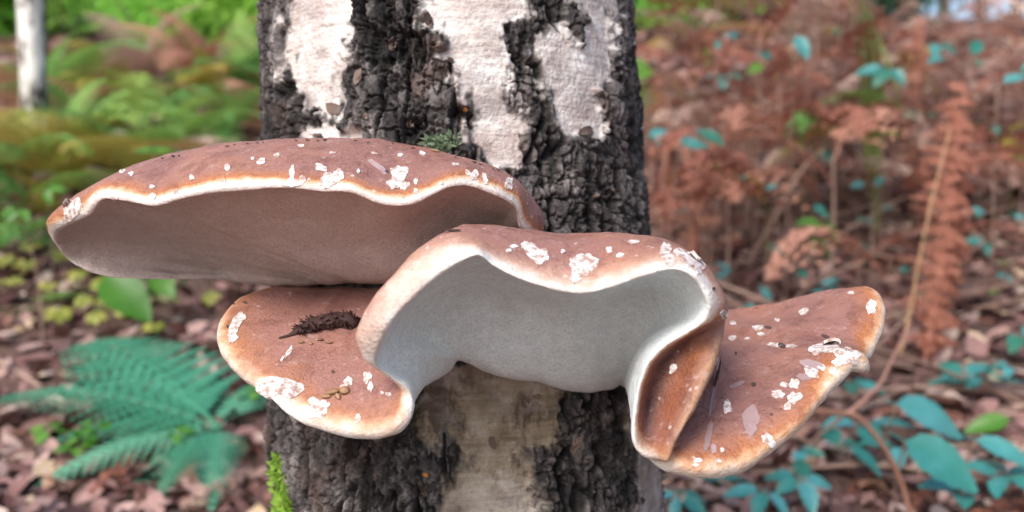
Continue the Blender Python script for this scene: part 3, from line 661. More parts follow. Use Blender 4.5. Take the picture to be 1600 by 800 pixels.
# ------------------------------------------------------------------ plant meshes
def frond_mesh(name, L=.5, a0=60, a1=-20, npin=14, wid=.2, npl=9, droop=.15, crump=0., seed=0, start=.18, fwd=30, stem_r=.0025, plw=1.0):
    """pinnate frond along +X, arching from a0 to a1 degrees; every pinna carries separate pinnules"""
    rn = random.Random(seed); n = npin*2; pts = []; x = z = 0.; yy = 0.
    for i in range(n+1):
        s = i/n; pts.append(Vector((x, yy, z))); a = R_(a0 + (a1-a0)*s**1.2)
        st = L/n; x += math.cos(a)*st; z += math.sin(a)*st; yy += crump*rn.uniform(-1, 1)*st*.4
    V, F = tube(pts, [stem_r*(1-.75*i/n) for i in range(n+1)], 4)
    V = list(V)
    for k in range(npin):
        s = start + (1-start)*(k+.3)/npin; i = min(int(s*n), n-1); p = pts[i].lerp(pts[i+1], s*n-i)
        tang = (pts[i+1]-pts[i]).normalized(); side0 = Vector((0, 1, 0)); up = tang.cross(side0)*-1
        if up.z < 0: up = -up
        pl = wid*min(1, ((1-(s-start)/(1-start))**.85)*1.05)*(.75 + .25*min(1, (s-start)/.15)) + .004
        if fwd == 5: pl = wid*(.5 + .6*math.sin(math.pi*min(1, s*.85+.1)))*rn.uniform(.7,1.15)
        for sg in (-1, 1):
            fw_ = R_(fwd + crump*rn.uniform(-35, 35)); l = pl*(1 - crump*rn.random()*.5)
            dr = droop + crump*rn.uniform(-.2, 1.1)
            d = (side0*sg*math.cos(fw_) + tang*math.sin(fw_)).normalized(); m_ = max(3, int(npl*(.35+.65*pl/wid)))
            prev = p.copy()
            for j in range(m_):
                f = (j+.5)/m_; cur = p + d*(l*f) - up*(l*dr*f*f) + up*(crump*rn.uniform(-.1,.1)*l)
                q_ = d.cross(up).normalized(); w = L*(1-start)/npin*.62*(1-f*.85)*plw; hw = l/m_*.46
                for s2 in (-1, 1):
                    c_ = crump*rn.uniform(-.9, .9)
                    t_ = cur + q_*(s2*w) + d*(w*.35) - up*(w*(.2+c_)); j0 = len(V)
                    V += [cur - d*hw, cur + q_*(s2*w*.5) - d*hw*.7 - up*w*c_*.3, t_, cur + q_*(s2*w*.55) + d*hw*1.1 - up*w*c_*.3, cur + d*hw*.8]
                    F.append((j0, j0+1, j0+2, j0+3, j0+4))
    me = mesh(name, V, F, M['green_fern'], False); me['tip'] = list(pts[-1]); return me
def leaf_mesh(name, L=.08, w=.5, serr=.06, fold=.25, bend=.3, seg=9, seed=0, stalk=.25):
    rn = random.Random(seed); V = []; F = []
    for i in range(seg+1):
        s = i/seg; hw = L*w*.5*(math.sin(math.pi*min(1, s**.75*.97+.02))**.8)
        x = L*s; z = -L*bend*s*s + L*.02*rn.random()
        for k, f in enumerate((-1, -.5, 0, .5, 1)):
            e = 1 + (serr*(1 if i % 2 else -1) if abs(f) == 1 else 0)
            V.append((x + (serr*L*.3 if abs(f) == 1 else 0), f*hw*e, z + abs(f)*hw*fold - (.012*L if (i % 2 and abs(f) == .5) else 0)))
    for i in range(seg):
        for k in range(4):
            a = i*5+k; F.append((a, a+1, a+6, a+5))
    j = len(V); tv_, tf = tube([(-L*stalk, 0, 0), (0, 0, 0), (L*.5, 0, -L*bend*.25-L*.008)], [L*.014, L*.012, L*.006], 4)
    V += [tuple(v) for v in tv_]; F += [tuple(i+j for i in f) for f in tf]
    return mesh(name, V, F, M['bramble'])
FR = {'g': [frond_mesh('frond', .62, 62, -38, 15, .20, 9, .12, .05, s) for s in range(3)],
      'gl': [frond_mesh('frond', .5, 26, -14, 17, .125, 9, .12, .04, 10+s, .1) for s in range(3)],
      'd': [frond_mesh('frond', .5, 50, -50, 12, .17, 7, .5, .55, 20+s, .15) for s in range(4)],
      'dl': [frond_mesh('frond', .42, 20, -25, 12, .15, 7, .3, .7, 30+s, .1) for s in range(4)],
      'h': [frond_mesh('frond', .62, 88, 72, 22, .075, 8, .9, 1.0, 40+s, .03, 5, .004, 1.1) for s in range(2)]}
LF = [leaf_mesh('leaf', .08, .58, .05, .22, .25, 10, s) for s in range(3)]
LR = [leaf_mesh('leaf', .05, .85, .0, .15, .2, 7, 5+s) for s in range(2)]
LD = [leaf_mesh('fallen_leaf', .06, .6, .03, .5*(1-2*(s % 2)), .35-.5*(s % 2), 6, 8+s, .2) for s in range(4)]
rn = random.Random(11)
def put_fern(px, py, kind, n, mat, label, sc=1., cat='fern', group=None, name='bracken_fern', az=None, stem=0.0, tilt=0):
    b0 = G(px, py); r = thing(name, tuple(b0), label, cat, group)
    if stem > 0:
        Vv, Ff = tube(crv([(0,0,-.03),(.01,.01,stem*.5),(0,0,stem)], 4), [.0035*sc]*8+[.002*sc], 5)
        ob('stem', mesh('stem', Vv, Ff, M['twig'] if mat in ('rust_fern','tan_fern') else M['blade']), r)
    for k in range(n):
        a = az[k] if az else 2*math.pi*(k + rn.uniform(-.3,.3))/n + rn.random()*.6
        ob('frond', rn.choice(FR[kind]), r, (0, 0, stem*(1 - .35*(k % 3)/2) - .01), (rn.uniform(-.25,.25)+tilt, rn.uniform(-.15,.15), a), sc*rn.uniform(.8,1.15), M[mat])
    return r
# -- the teal fern at the lower left, each frond by the direction it points to
b0 = G(345, 705); r = thing('wood_fern', tuple(b0), 'large blue green fern spreading flat fronds beside the trunk foot', 'fern')
def aim_frond(root, frm, to, mat, kind='gl', roll=0., bow=.1):
    """one frond whose stalk starts at frm and whose tip reaches to (both world points)"""
    a, c_ = Vector(frm), Vector(to); d = c_-a; L = d.length; me = rn.choice(FR[kind])
    ext, _, tipz = me['tip']
    xdir = d.normalized(); up = Vector((0, -.35, 1)); y = up.cross(xdir).normalized(); z = xdir.cross(y)
    if roll: y, z = y*math.cos(roll)+z*math.sin(roll), z*math.cos(roll)-y*math.sin(roll)
    tl = math.atan2(tipz, ext); xd = xdir*math.cos(tl) - z*math.sin(tl); zd = z*math.cos(tl) + xdir*math.sin(tl)
    mw = Matrix((xd, y, zd)).transposed().to_4x4(); s = L/math.hypot(ext, tipz)
    o = ob('frond', me, root, mat=M[mat]); o.rotation_euler = mw.to_euler(); o.scale = (s,)*3; o.location = a - root.location
    return o
hub = Vector(b0) + Vector((0, 0, .03))
for (x, y, dd_, rl) in [(-30,632,1.55,.15),(105,545,1.95,.1),(110,575,1.8,.15),(60,700,1.45,.1),(455,590,1.75,-.2),(240,795,1.28,.2),(330,800,1.25,-.1),(190,790,1.3,.1),(30,780,1.32,.1)]:
    aim_frond(r, hub, P(x, y, dd_), 'teal_fern', 'gl', rl)
# -- arching green bracken behind at the left
def arch_fern(base, tips, mat, label, kind='g', cat='fern', name='bracken_fern', group=None):
    b_ = G(*base); r = thing(name, tuple(b_), label, cat, group); d = Gd(*base)
    for (x, y, k) in tips: aim_frond(r, Vector(b_)+Vector((0,0,.02)), P(x, y, d*k), mat, kind, rn.uniform(-.3,.3))
    return r
arch_fern((95,190), [(235,80,.92),(150,40,.95),(190,120,.95),(110,70,1.)], 'green_fern', 'tall grey green bracken arching beside the thin white birch')
arch_fern((125,265), [(290,200,.9),(260,150,.95),(40,160,.95),(170,120,1.),(0,240,.9)], 'green_fern', 'green bracken with a rounded arch of fronds below rusty bracken')
arch_fern((270,270), [(420,190,.95),(340,150,.95),(190,190,.95),(390,270,.9)], 'green_fern', 'green bracken above the crest of the upper fungus')
arch_fern((390,190), [(330,30,.95),(450,60,.95),(380,20,1.),(300,100,.9)], 'green_fern', 'pale green bracken close to the left edge of the big birch')
arch_fern((320,170), [(170,40,.95),(230,15,1.),(420,30,.95),(400,80,.9),(250,110,.85)], 'rust_fern', 'orange brown bracken arching over the pale stump')
arch_fern((230,160), [(130,20,1.),(330,5,1.),(300,60,.95),(160,80,.9)], 'tan_fern', 'tan bracken behind the orange brown bracken')
arch_fern((180,190), [(90,120,.92),(210,90,.95),(120,140,.9)], 'yellow_fern', 'yellowing bracken frond bunch low beside the thin white birch')
arch_fern((330,200), [(300,70,.95),(350,110,.9),(280,130,.9)], 'yellow_fern', 'yellow green bracken fronds in front of the pale stump')
# -- random withered bracken over the slope
CN = {'rust_fern': 'rust brown', 'tan_fern': 'pale tan', 'green_fern': 'green', 'teal_fern': 'blue green', 'yellow_fern': 'yellowing'}
NW = {1: 'one', 2: 'two', 3: 'three', 4: 'four', 5: 'five'}
for k in range(92):
    x = rn.uniform(980, 1640) if k % 7 else rn.uniform(-40, 430); y = 30 + 470*rn.random()**1.1
    if 1330 < x < 1600 and y > 430: x -= 260
    n_ = rn.choice((2,3,4)); mt = rn.choice(('rust_fern','rust_fern','tan_fern','tan_fern')) if k % 7 else 'green_fern'
    if k % 3: put_fern(x, y, 'd', n_, mt, CN[mt]+' bracken, '+NW[n_]+' slumped fronds, '+near(x, y), rn.uniform(.55,1.05), group='slumped bracken on the slope', stem=rn.uniform(.08,.35))
    else: put_fern(x, y, 'dl', n_, mt, CN[mt]+' bracken flattened on the litter '+near(x, y), rn.uniform(.6,1.1), group='flattened bracken on the litter')
for k in range(62):
    x = rn.uniform(990, 1640); y = rn.uniform(170, 430); x = x if not 1400 < x < 1540 or y < 230 else x-300; n_ = rn.choice((2,3,4)); mt = rn.choice(('rust_fern','rust_fern','tan_fern','tan_fern','tan_fern','yellow_fern' if k % 3 else 'green_fern'))
    put_fern(x, y, 'd', n_, mt, 'tall '+CN[mt]+' bracken, '+NW[n_]+' fronds, '+near(x, y), rn.uniform(.5,.9), group='tall withered bracken right of the big birch', stem=rn.uniform(.25,.75))
for k in range(56):
    x = rn.uniform(-60, 440); y = rn.uniform(110, 340); mt = rn.choice(('green_fern','green_fern','green_fern','yellow_fern','yellow_fern','rust_fern','tan_fern')); n_ = rn.choice((3,4,5))
    put_fern(x, y, 'gl' if k % 2 else 'g', n_, mt, CN[mt]+' bracken with '+NW[n_]+' fronds '+near(x, y), rn.uniform(.6,1.1), group='bracken left of the big birch')
for k in range(30):
    x = rn.uniform(-40, 440) if k % 2 else rn.uniform(1000, 1640); y = rn.uniform(420, 830); mt = 'rust_fern' if k % 3 else 'tan_fern'
    put_fern(x, y, 'dl', 2, mt, 'small '+CN[mt]+' frond scrap '+near(x, y), rn.uniform(.25,.5), 'dead frond', 'frond scraps in the litter', 'dead_frond')
# -- the same growth goes on to both sides and behind the big birch
ro = random.Random(301); keep = rn; rn = ro
for k in range(44):
    x = ro.uniform(-1500, -60) if k % 5 < 2 else ro.uniform(1660, 3100) if k % 5 < 4 else ro.uniform(430, 980); y = ro.uniform(60, 420)
    mt = ro.choice(('rust_fern','tan_fern','green_fern') if x > 430 else ('green_fern','green_fern','yellow_fern','rust_fern')); n_ = ro.choice((3,4,5))
    side_ = 'behind the big birch trunk' if 430 <= x <= 980 else 'on the slope far to one side of the big birch'
    put_fern(x, y, 'd' if mt in ('rust_fern','tan_fern') else 'g', n_, mt, CN[mt]+' bracken, '+NW[n_]+' fronds, '+side_, ro.uniform(.6,1.1), group='bracken beyond the clearing', stem=ro.uniform(.1,.4))
rn = keep
# -- the rust column of dead bracken on the right
def column(px_top, py_top, px_b, py_b, d, label, n=2):
    bp = P(px_b, py_b, d); gx, gy = bp[0], bp[1]; root = thing('dead_bracken', (gx, gy, gh(gx, gy)), label, 'dead fern')
    for k in range(n):
        aim_frond(root, root.location + Vector((.02*k, .02*k, 0)), Vector(P(px_top, py_top, d)) + Vector((0.01*k, .02*k, -.03*k)), 'rust_fern', 'h', 1.57*(k % 2))
    return root
column(1508, 125, 1440, 600, 1.7, 'upright rust brown column of curled dead bracken', 3)
column(1075, 230, 1080, 470, 2.3, 'rust brown dead bracken hanging close to the right of the big birch', 2)
column(1030, 120, 1045, 400, 2.6, 'pinkish dead bracken standing just behind the big birch', 2)
column(1440, 20, 1420, 260, 3.2, 'dead bracken stalk standing uphill of the rust column', 2)
# -- brambles
def bramble(px, py, size, mat='bramble', k=.9, label=None, n=3, group='brambles on the slope', d=None, lm=None, name='bramble', cat='bramble'):
    d = d or (min(Gd(px, py)*k, 1.7 + (px*7+py*3) % 11*.09) if py < 420 and name == 'bramble' else Gd(px, py)*k); c_ = Vector(P(px, py, d)); g = gh(c_.x, c_.y + .05); base = Vector((c_.x + rn.uniform(-.05,.05), c_.y + .06, g))
    root = thing(name, tuple(base), label or 'bramble spray with %s blue green leaves %s' % (NW.get(n, 'many'), near(px, py)), cat, group if not label else None)
    top = c_ - base; top.z = max(top.z, .03)
    st = crv([(0,0,-.02), tuple(top*.5 + Vector((.0,.02,.02))), tuple(top)], 4)
    Vv, Ff = tube(st, [.0018 - .0008*i/8 for i in range(9)], 5); ob('stem', mesh('stem', Vv, Ff, M['twig']), root)
    a0 = rn.random()*6.28
    for j in range(n):
        a = a0 + (j-(n-1)/2)*(1.15 if n <= 3 else 6.28/n); s = size/.08*rn.uniform(.8,1.1)
        dx = .2*.08*s; p = top + Vector((math.cos(a)*dx, math.sin(a)*dx, .002))
        ob('leaf', rn.choice(lm or LF), root, tuple(p), (rn.uniform(-.3,.3), rn.uniform(-.3,.25), a), s, M[mat]).delta_rotation_euler = (rn.uniform(.3,1.1) if py < 520 else rn.uniform(0,.5), rn.uniform(-.3,.3), 0)
    return root
BR = [(1145,425,.055),(1160,478,.045),(1085,208,.07),(1062,228,.06),(1232,200,.05),(1265,205,.06),(1460,72,.08),(1478,92,.08),(1515,85,.08),(1380,280,.05),(1590,340,.06),(1590,525,.06),(1250,752,.05),(1315,700,.06),(1062,778,.045),(1128,755,.05),(1345,664,.07),(1250,705,.04),(1195,770,.05),(1240,60,.08),(1150,60,.09),(1215,290,.05),(1080,330,.05),(1150,270,.05),(1330,600,.06),(1540,380,.06),(1420,420,.05),(1300,240,.06),(1550,200,.07),(1450,180,.07),(1010,215,.06),(1185,455,.05),(1580,600,.06),(1510,590,.06),(1400,700,.05),(1500,770,.06),(1570,745,.06),(1270,330,.05),(1390,110,.08),(1560,130,.08),(1310,440,.05),(1240,430,.05),(1480,330,.05),(1350,340,.05),(1130,120,.07),(1205,395,.05),(290,240,.06),(390,500,.05)]
rb = random.Random(77)
for k in range(26): BR.append((rb.uniform(1000, 1630), rb.uniform(30, 620), rb.uniform(.03,.05)))
for (x, y, s) in BR: bramble(x, y, s*(.78 if y < 500 else .9), n=rn.choice((1,2,3) if y < 500 else (3,3,5)))
for (x, y, s) in [(1020,112,.10),(1195,103,.07),(1285,350,.08),(1275,375,.08),(1545,462,.05),(1580,418,.05),(1110,90,.06),(1240,180,.05),(1480,240,.05),(1380,210,.05),(1600,250,.06),(1060,300,.05),(205,335,.05),(70,300,.07),(30,330,.06),(240,240,.07)]:
    bramble(x, y, s*.62, 'fresh_leaf', .92, n=rn.choice((1,2,3)), group='fresh green sprays')['label'] = 'sprig with bright fresh green leaves '+near(x, y)
def one_leaf(name, tip, base_, mat, d, label, cat, w=1., tilt=0.):
    """a plant with one big leaf whose stalk end and tip are known, on a stem from the ground"""
    a, c_ = Vector(P(base_[0], base_[1], d[0])), Vector(P(tip[0], tip[1], d[1])); g = gh(a.x, a.y+.03)
    root = thing(name, (a.x, a.y+.03, g), label, cat); o_ = Vector(root.location)
    Vv, Ff = tube(crv([(0,0,-.02), tuple((a-o_)*.5+Vector((0,.01,.01))), tuple(a-o_)], 4), .0018, 5); ob('stem', mesh('stem', Vv, Ff, M['twig']), root)
    xd = (c_-a).normalized(); up = Vector((0, -.9+tilt, 1)); y = up.cross(xd).normalized(); z = xd.cross(y)
    o = ob('leaf', LF[0], root, tuple(a-o_), Matrix((xd, y, z)).transposed().to_4x4().to_euler(), mat=M[mat]); s = (c_-a).length/.08; o.scale = (s, s*w, s)
    return root
one_leaf('bramble', (1535,755), (1415,690), 'bramble', (1.2,1.15), 'large pointed blue green bramble leaf beside pink forked stem', 'bramble', 1.1)
one_leaf('bramble', (1520,672), (1400,632), 'bramble', (1.35,1.35), 'blue green bramble leaf overhanging the large pointed leaf', 'bramble', .8)
one_leaf('bramble', (1625,722), (1525,688), 'bramble', (1.25,1.22), 'narrow bramble leaf right of the large pointed leaf', 'bramble', .7)
one_leaf('herb', (1510,668), (1575,655), 'fresh_leaf', (1.3,1.3), 'single bright green leaf lying over the bramble leaves', 'leaf', .8)
one_leaf('herb', (228,488), (165,432), 'fresh_leaf', (1.9,1.85), 'single broad bright green leaf below the upper fungus', 'leaf', 1.1, -.1)
one_leaf('herb', (265,455), (240,430), 'fresh_leaf', (1.95,1.9), 'small bright green leaf beside the broad green leaf', 'leaf', 1.2, -.4)
# -- lime herbs at the left
for (x, y) in [(20,380),(60,370),(95,400),(40,420),(120,430),(155,445),(15,450),(75,450),(130,470),(170,480),(205,500),(150,510),(50,395),(190,455),(110,370),(240,520),(330,470),(180,400),(10,410),(90,500)]:
    bramble(x, y, rn.uniform(.03,.045), 'lime_leaf', .97, n=rn.choice((5,6,7)), lm=LR, group='lime herbs on the slope', name='herb', cat='herb')['label'] = 'herb with small yellow green leaves '+near(x, y)
for (x, y) in [(130,700),(150,690),(75,690),(120,720),(280,700),(420,610),(395,640)]:
    bramble(x, y, .04, 'fresh_leaf', .97, n=4, lm=LR, group='green herbs by the fern', name='herb', cat='herb')['label'] = 'small green herb growing under the blue green fern'
# -- stems and twigs
def twig(name, pix, d, r, mat, label, cat='twig', group=None, side=0, root_down=True):
    n = len(pix); dl = d if hasattr(d, '__len__') else [d]*n
    pts = [P(x, y, dl[i]) for i, (x, y) in enumerate(pix)]
    cp = crv(pts, 5); o0 = Vector(cp[0]); V, F = tube([Vector(p)-o0 for p in cp], [r*(1-.5*i/len(cp)) for i in range(len(cp))], 6, .25, n)
    if side:
        for j in range(side):
            i = rn.randrange(2, len(cp)-1); p = Vector(cp[i])-o0; dv = (Vector(cp[i])-Vector(cp[i-1])).normalized()
            e = p + (dv + Vector((rn.uniform(-1,1), rn.uniform(-.5,.5), rn.uniform(-.3,1)))).normalized()*r*rn.uniform(25,50)
            v2, f2 = tube([p, p.lerp(e,.5)+Vector((0,0,r)), e], [r*.5, r*.4, r*.25], 5); k0 = len(V); V = list(V)+list(v2); F = list(F)+[tuple(q_+k0 for q_ in f_) for f_ in f2]
    o = ob(name, mesh(name, V, F, M[mat]), None, tuple(o0)); return tag(o, label, cat, group)
twig('fallen_branch', [(1095,192),(1140,183),(1200,182),(1290,183),(1345,190)], [3.6,3.5,3.5,3.5,3.6], .009, 'stem', 'ochre fallen branch lying across the slope beside big birch', 'branch', side=2)
twig('dry_stem', [(1165,420),(1190,375),(1215,332),(1240,285),(1262,255),(1290,230)], [2.3,2.25,2.2,2.2,2.2,2.25], .006, 'twig', 'pale dry stem leaning above the right lobe of fungus', 'stem', side=1)
twig('bramble_cane', [(1430,830),(1405,745),(1375,690),(1345,655),(1325,645),(1290,642),(1250,640)], [1.22,1.2,1.18,1.17,1.17,1.2,1.24], .0042, 'pinkstem', 'pink forked bramble stem curving below the right lobe', 'stem')
twig('bramble_cane', [(1325,646),(1350,625),(1375,600),(1390,570),(1425,500)], [1.17,1.2,1.25,1.3,1.4], .0036, 'pinkstem', 'pink stem branching upwards from the forked bramble stem', 'stem')
twig('dry_stem', [(1405,560),(1425,470),(1440,385),(1462,290),(1485,200)], [1.62,1.62,1.62,1.64,1.66], .0028, 'stem', 'thin straw stem standing against the rust bracken column', 'stem')
twig('fallen_twig', [(-30,548),(30,583),(100,627),(130,645)], [1.75,1.72,1.66,1.64], .006, 'twig', 'long brown twig pointing at the fern from uphill', 'twig')
twig('fallen_twig', [(40,628),(80,598),(115,572)], [1.66,1.72,1.8], .004, 'twig', 'thin twig crossing the long brown twig', 'twig')
twig('dry_stem', [(1030,360),(1035,280),(1045,200),(1040,140)], [2.4,2.4,2.4,2.4], .004, 'pinkstem', 'thin pink stem standing behind the birch edge', 'stem')
for k in range(80):
    x = rn.uniform(1010, 1640); y = rn.uniform(20, 780); d = Gd(x, y)
    L = rn.uniform(.15,.6); a = rn.uniform(-.7,.7)+(math.pi if k % 2 else 0); p = Vector(P(x, y, d*.97)); e = p + Vector((math.cos(a)*L, math.sin(a)*L*.5, 0)); e.z = gh(e.x, e.y)+rn.uniform(.01,.2); p.z = gh(p.x, p.y)+.01; mid = (p+e)/2 + Vector((rn.uniform(-.03,.03), 0, .02))
    V, F = tube([q_-p for q_ in map(Vector, crv([p, mid, e], 4))], [rn.uniform(.0025,.006)*(1-.07*i) for i in range(9)], 5, .2, k)
    tag(ob('fallen_twig', mesh('fallen_twig', V, F, M['twig']), None, tuple(p)), 'dry brown twig lying on the litter '+near(x, y), 'twig', 'dry twigs on the slope')
for k in range(16):   # pale tangle of dead branches uphill
    x = rn.uniform(1120, 1360); y = rn.uniform(40, 150); d = rn.uniform(3.8, 6)
    x2 = x + rn.uniform(-160,160); y2 = y - rn.uniform(20,150)
    g = G(x, max(y, 60)); p = Vector(g); e = Vector(P(x2, y2, d)); mid = (p+e)/2 + Vector((rn.uniform(-.1,.1), 0, .1))
    V, F = tube([q_-p for q_ in map(Vector, crv([p, mid, e], 5))], [.011*(1-.07*i) for i in range(11)], 5, .2, k)
    tag(ob('dead_branch', mesh('dead_branch', V, F, M['tan_fern']), None, tuple(p)), 'pinkish dead branch in the uphill tangle', 'branch', 'tangle of dead branches')
# mossy green blade
q_ = P(1375, 190, 2.6); r = thing('iris_plant', (q_[0], q_[1], gh(q_[0], q_[1])), 'long green strap leaves standing among orange bracken', 'plant')
for (x1, y1, x0, y0, w) in [(1332,-60,1365,190,.022),(1350,-20,1375,180,.016),(1408,165,1355,60,.016),(1320,-40,1350,200,.012)]:
    a, c_ = Vector(P(x0, y0, 2.6)), Vector(P(x1, y1, 2.5)); base_ = Vector(r.location)
    pts = [Vector(q_) for q_ in crv([base_, a, (a+c_)/2 + Vector((0,-.03,.02)), c_], 5)]; V = []; F = []
    for i, p in enumerate(pts):
        ww = w*.55*(1-(i/(len(pts)-1))**3)+.001; V += [p-base_-Vector((ww,0,0)), p-base_+Vector((0,.006,0)), p-base_+Vector((ww,0,0))]
    for i in range(len(pts)-1):
        for k in (0,1): F.append((i*3+k, i*3+k+1, i*3+k+4, i*3+k+3))
    ob('leaf', mesh('leaf', V, F, M['blade']), r)
# ------------------------------------------------------------------ thin birch with its dark side, stump, shrubs, far trees
def trunk_tree(px, py, d, r, h, mat, label, name='birch_tree', lean=0., cat='tree', group=None, crown=None, top_r=.5):
    q = P(px, py, d); b_ = Vector((q[0], q[1], gh(q[0], q[1])))
    root = thing(name, tuple(b_), label, cat, group); n = 14; pts = []; rr = []
    for i in range(n+1):
        f = i/n; pts.append((lean*h*f + .02*math.sin(f*9+px), .02*math.cos(f*7), -.1+(h+.1)*f)); rr.append(r*(1.25 if i == 0 else 1)*(1-(1-top_r)*f))
    V, F = tube(pts, rr, 14, .1, int(px)); ob('trunk', mesh('trunk', V, F, M[mat]), root)
    if crown:
        nl, cr_, cz, mt = crown; V = []; F = []; rg = random.Random(int(px+py))
        for _ in range(4):    # limbs
            a = rg.random()*6.28; z0 = h*rg.uniform(.5,.9); v2, f2 = tube([(lean*z0,0,z0), (math.cos(a)*cr_*.4, math.sin(a)*cr_*.4, z0+cr_*.4), (math.cos(a)*cr_*.8, math.sin(a)*cr_*.8, z0+cr_*.6)], [r*.4, r*.25, r*.1], 5)
            ob('limb', mesh('limb', v2, f2, M[mat]), root)
        ob('crown', cloud_mesh('crown', nl, cr_, cz, int(px)+3, .09), root, mat=M[mt])
    return root
def cloud_mesh(name, n, rad, cz, seed, size, flat=.8):
    rg = np.random.RandomState(seed % 9999); nc = 16; cen = rg.normal(size=(nc, 3)); cen /= np.linalg.norm(cen, axis=1)[:,None]; cen *= rad*rg.uniform(.3,.85,(nc,1)); cen[:,2] *= flat
    k = rg.randint(0, nc, n); p = cen[k] + rg.normal(size=(n, 3))*rad*.2; p[:,2] += cz
    a = rg.normal(size=(n, 3)); a /= np.linalg.norm(a, axis=1)[:,None]; b_ = np.cross(a, rg.normal(size=(n, 3))); b_ /= np.linalg.norm(b_, axis=1)[:,None]
    s = size*rg.uniform(.5,1.2,(n,1)); V = np.stack([p-a*s, p+b_*s*.45, p+a*s, p-b_*s*.45], 1).reshape(-1, 3)
    return mesh(name, V, np.arange(n*4).reshape(n, 4), M['shrub_leaf'], False)
trunk_tree(45, 215, 3.7, .05, 6, 'white_bark', 'slender white birch with a few dark marks on slope', crown=None)
trunk_tree(63, 165, 5.2, .03, 6, 'grey_bark', 'thin dark trunk added for the dark right side of the slender white birch', 'birch_dark_side')  # added trunk: stands in for the dark right side of the white birch
trunk_tree(338, 150, 5.3, .05, .32, 'white_bark', 'short pale broken birch stump among the bracken', 'tree_stump', .1, 'stump', top_r=.7)
SH = [cloud_mesh('foliage', 1500, 1.0, .8, s, .085) for s in range(4)]
def shrub(px, py, d, sc, mat, label, group):
    q = P(px, py, d); b_ = (q[0], q[1], gh(q[0], q[1])); root = thing('shrub', b_, label, 'shrub', group)
    for j in range(4):
        a = rn.random()*6.28; V, F = tube([(0,0,-.05), (math.cos(a)*.2*sc, math.sin(a)*.2*sc, .4*sc), (math.cos(a)*.6*sc, math.sin(a)*.6*sc, 1.0*sc)], [.02*sc,.014*sc,.005*sc], 5); ob('stem', mesh('stem', V, F, M['grey_bark']), root)
    ob('foliage', rn.choice(SH), root, (0,0,0), (0,0,rn.random()*6), sc, M[mat])
for k in range(18):
    d = rn.uniform(7.5, 14); x = -120 + 600*(k+.5)/18 + rn.uniform(-20,20)
    shrub(x, 60, d, rn.uniform(.6,1.2)*d/10, 'shrub_leaf', ('tall' if k % 2 else 'low')+' bright green leafy shrub uphill, '+near(x, 60), 'bright green shrubs uphill')
for k in range(7):
    shrub(940+k*40+rn.uniform(-15,15), 50, rn.uniform(10,14), rn.uniform(.5,.8), 'shrub_leaf', 'small bright green shrub on the brow right of the big birch', 'green shrubs on the brow')
for k in range(9):
    mt = ('rust_fern','tan_fern','dark_leaf')[k % 3]; x = 1150+k*30
    shrub(x+rn.uniform(-20,20), 50, rn.uniform(11,16), rn.uniform(.6,1.0), mt, ('russet','tan','dark green')[k % 3]+' shrub along the brow of slope '+near(x, 50), 'russet shrubs on the brow')
for k, x in enumerate([-60,90,200,320,440,560,900,1040,1130,1215,1330,1420,1475,1530,1590,1660]):
    d = rn.uniform(19,30); trunk_tree(x, 30, d, rn.uniform(.1,.2), rn.uniform(7,10), 'grey_bark', 'grey trunked woodland tree standing beyond the brow', 'woodland_tree', rn.uniform(-.05,.05), 'tree', 'trees beyond the brow', (2200, 3.0, 4.6 if x < 1400 else 8.5, 'shrub_leaf' if x < 420 else 'dark_leaf'))
for k in range(26):
    x = ro.uniform(-1600, -130) if k % 2 else ro.uniform(1660, 3200)
    shrub(x, 60, ro.uniform(8, 14), ro.uniform(.8,1.3), ('shrub_leaf','dark_leaf')[k % 2], ('bright green','dark green')[(k % 2)]+' shrub on the slope far aside of the big birch', 'shrubs far aside')
for k in range(14):
    x = ro.uniform(-1800, -100) if k % 2 else ro.uniform(1700, 3400); d = ro.uniform(16, 28)
    trunk_tree(x, 30, d, ro.uniform(.1,.2), ro.uniform(7,10), 'grey_bark', 'grey trunked tree standing far aside of the big birch', 'woodland_tree', ro.uniform(-.05,.05), 'tree', 'trees far aside', (1600, 3.0, 4.6, 'dark_leaf'))
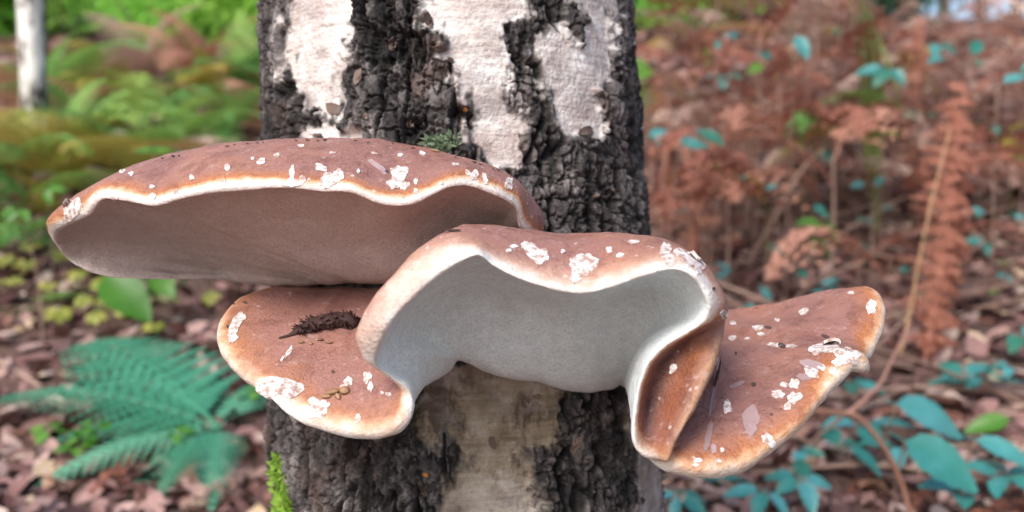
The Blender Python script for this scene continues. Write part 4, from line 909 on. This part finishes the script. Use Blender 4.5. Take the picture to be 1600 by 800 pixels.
# ------------------------------------------------------------------ leaf litter
n = 30000; rg = np.random.RandomState(4); d = 1.0 + 11*rg.rand(n)**1.9; lx = (rg.rand(n)*2-1)*(d*.66+.3)*np.where(np.arange(n) % 2, 1, 2.3); ly = d*.99
lz = gz(lx, ly) + gnoise(lx, ly) + .004
s = rg.uniform(.010,.030,n)*(1+.25*(d-1)); az = rg.rand(n)*6.283; tl = rg.normal(0,.45,(n,2)); cu = rg.normal(0,.5,n)
lu = np.array([(-1,0),(-.4,-.5),(-.4,.5),(.3,-.48),(.3,.48),(1,0),(-.4,0),(.3,0)]); V = np.zeros((n, 8, 3))
for i, (u, v) in enumerate(lu):
    a = u*s; b_ = v*s; h = s*cu*(abs(v)*1.2 + .35*u*u) + a*tl[:,0] + b_*tl[:,1]
    V[:,i,0] = lx + np.cos(az)*a - np.sin(az)*b_; V[:,i,1] = ly + np.sin(az)*a + np.cos(az)*b_; V[:,i,2] = lz + np.abs(s*.35) + h*.8
ft = np.array([(0,1,6,6),(0,6,2,2),(1,3,7,6),(6,7,4,2),(3,5,7,7),(7,5,4,4)]); off = (np.arange(n)*8)[:,None]
Fl = []
tri = np.array([(0,1,6),(0,6,2),(1,3,7),(1,7,6),(6,7,4),(6,4,2),(3,5,7),(7,5,4)])
F = (tri[None] + off[:,:,None]).reshape(-1, 3)
m, t, b = newmat('leaf litter'); a_ = attr(t, 'tone'); cc = coord(t)
f = mth(t, 'ADD', mth(t, 'MULTIPLY', a_, .85), mth(t, 'MULTIPLY', noise(t, 80, 3, cc), .2))
c = ramp(t, f, [(0, (.05,.025,.024)), (.3, (.17,.08,.07)), (.55, (.31,.17,.15)), (.78, (.46,.30,.26)), (.9, (.55,.43,.36)), (1, (.5,.34,.12))])
t.links.new(c, b.inputs['Base Color']); b.inputs['Roughness'].default_value = .6
me = mesh('leaf_litter', V.reshape(-1, 3), F, m, False); fattr(me, 'tone', np.repeat(rg.rand(n)**1.3, 8))
tag(ob('leaf_litter', me), 'mauve brown litter of fallen leaves covering the slope', 'leaf litter', None, 'stuff')
for k in range(60):
    x = rn.uniform(1000, 1620) if k % 3 else rn.uniform(-20, 430); y = rn.uniform(480, 800); p = G(x, y)
    tag(ob('fallen_leaf', rn.choice(LD), None, (p[0], p[1], p[2]+.018), (rn.uniform(-.6,.6), rn.uniform(-.6,.6), rn.random()*6.28), rn.uniform(.5,1.0), M['litterleaf']), 'curled dry brown leaf on the litter '+near(x, y), 'leaf', 'curled leaves on the litter')
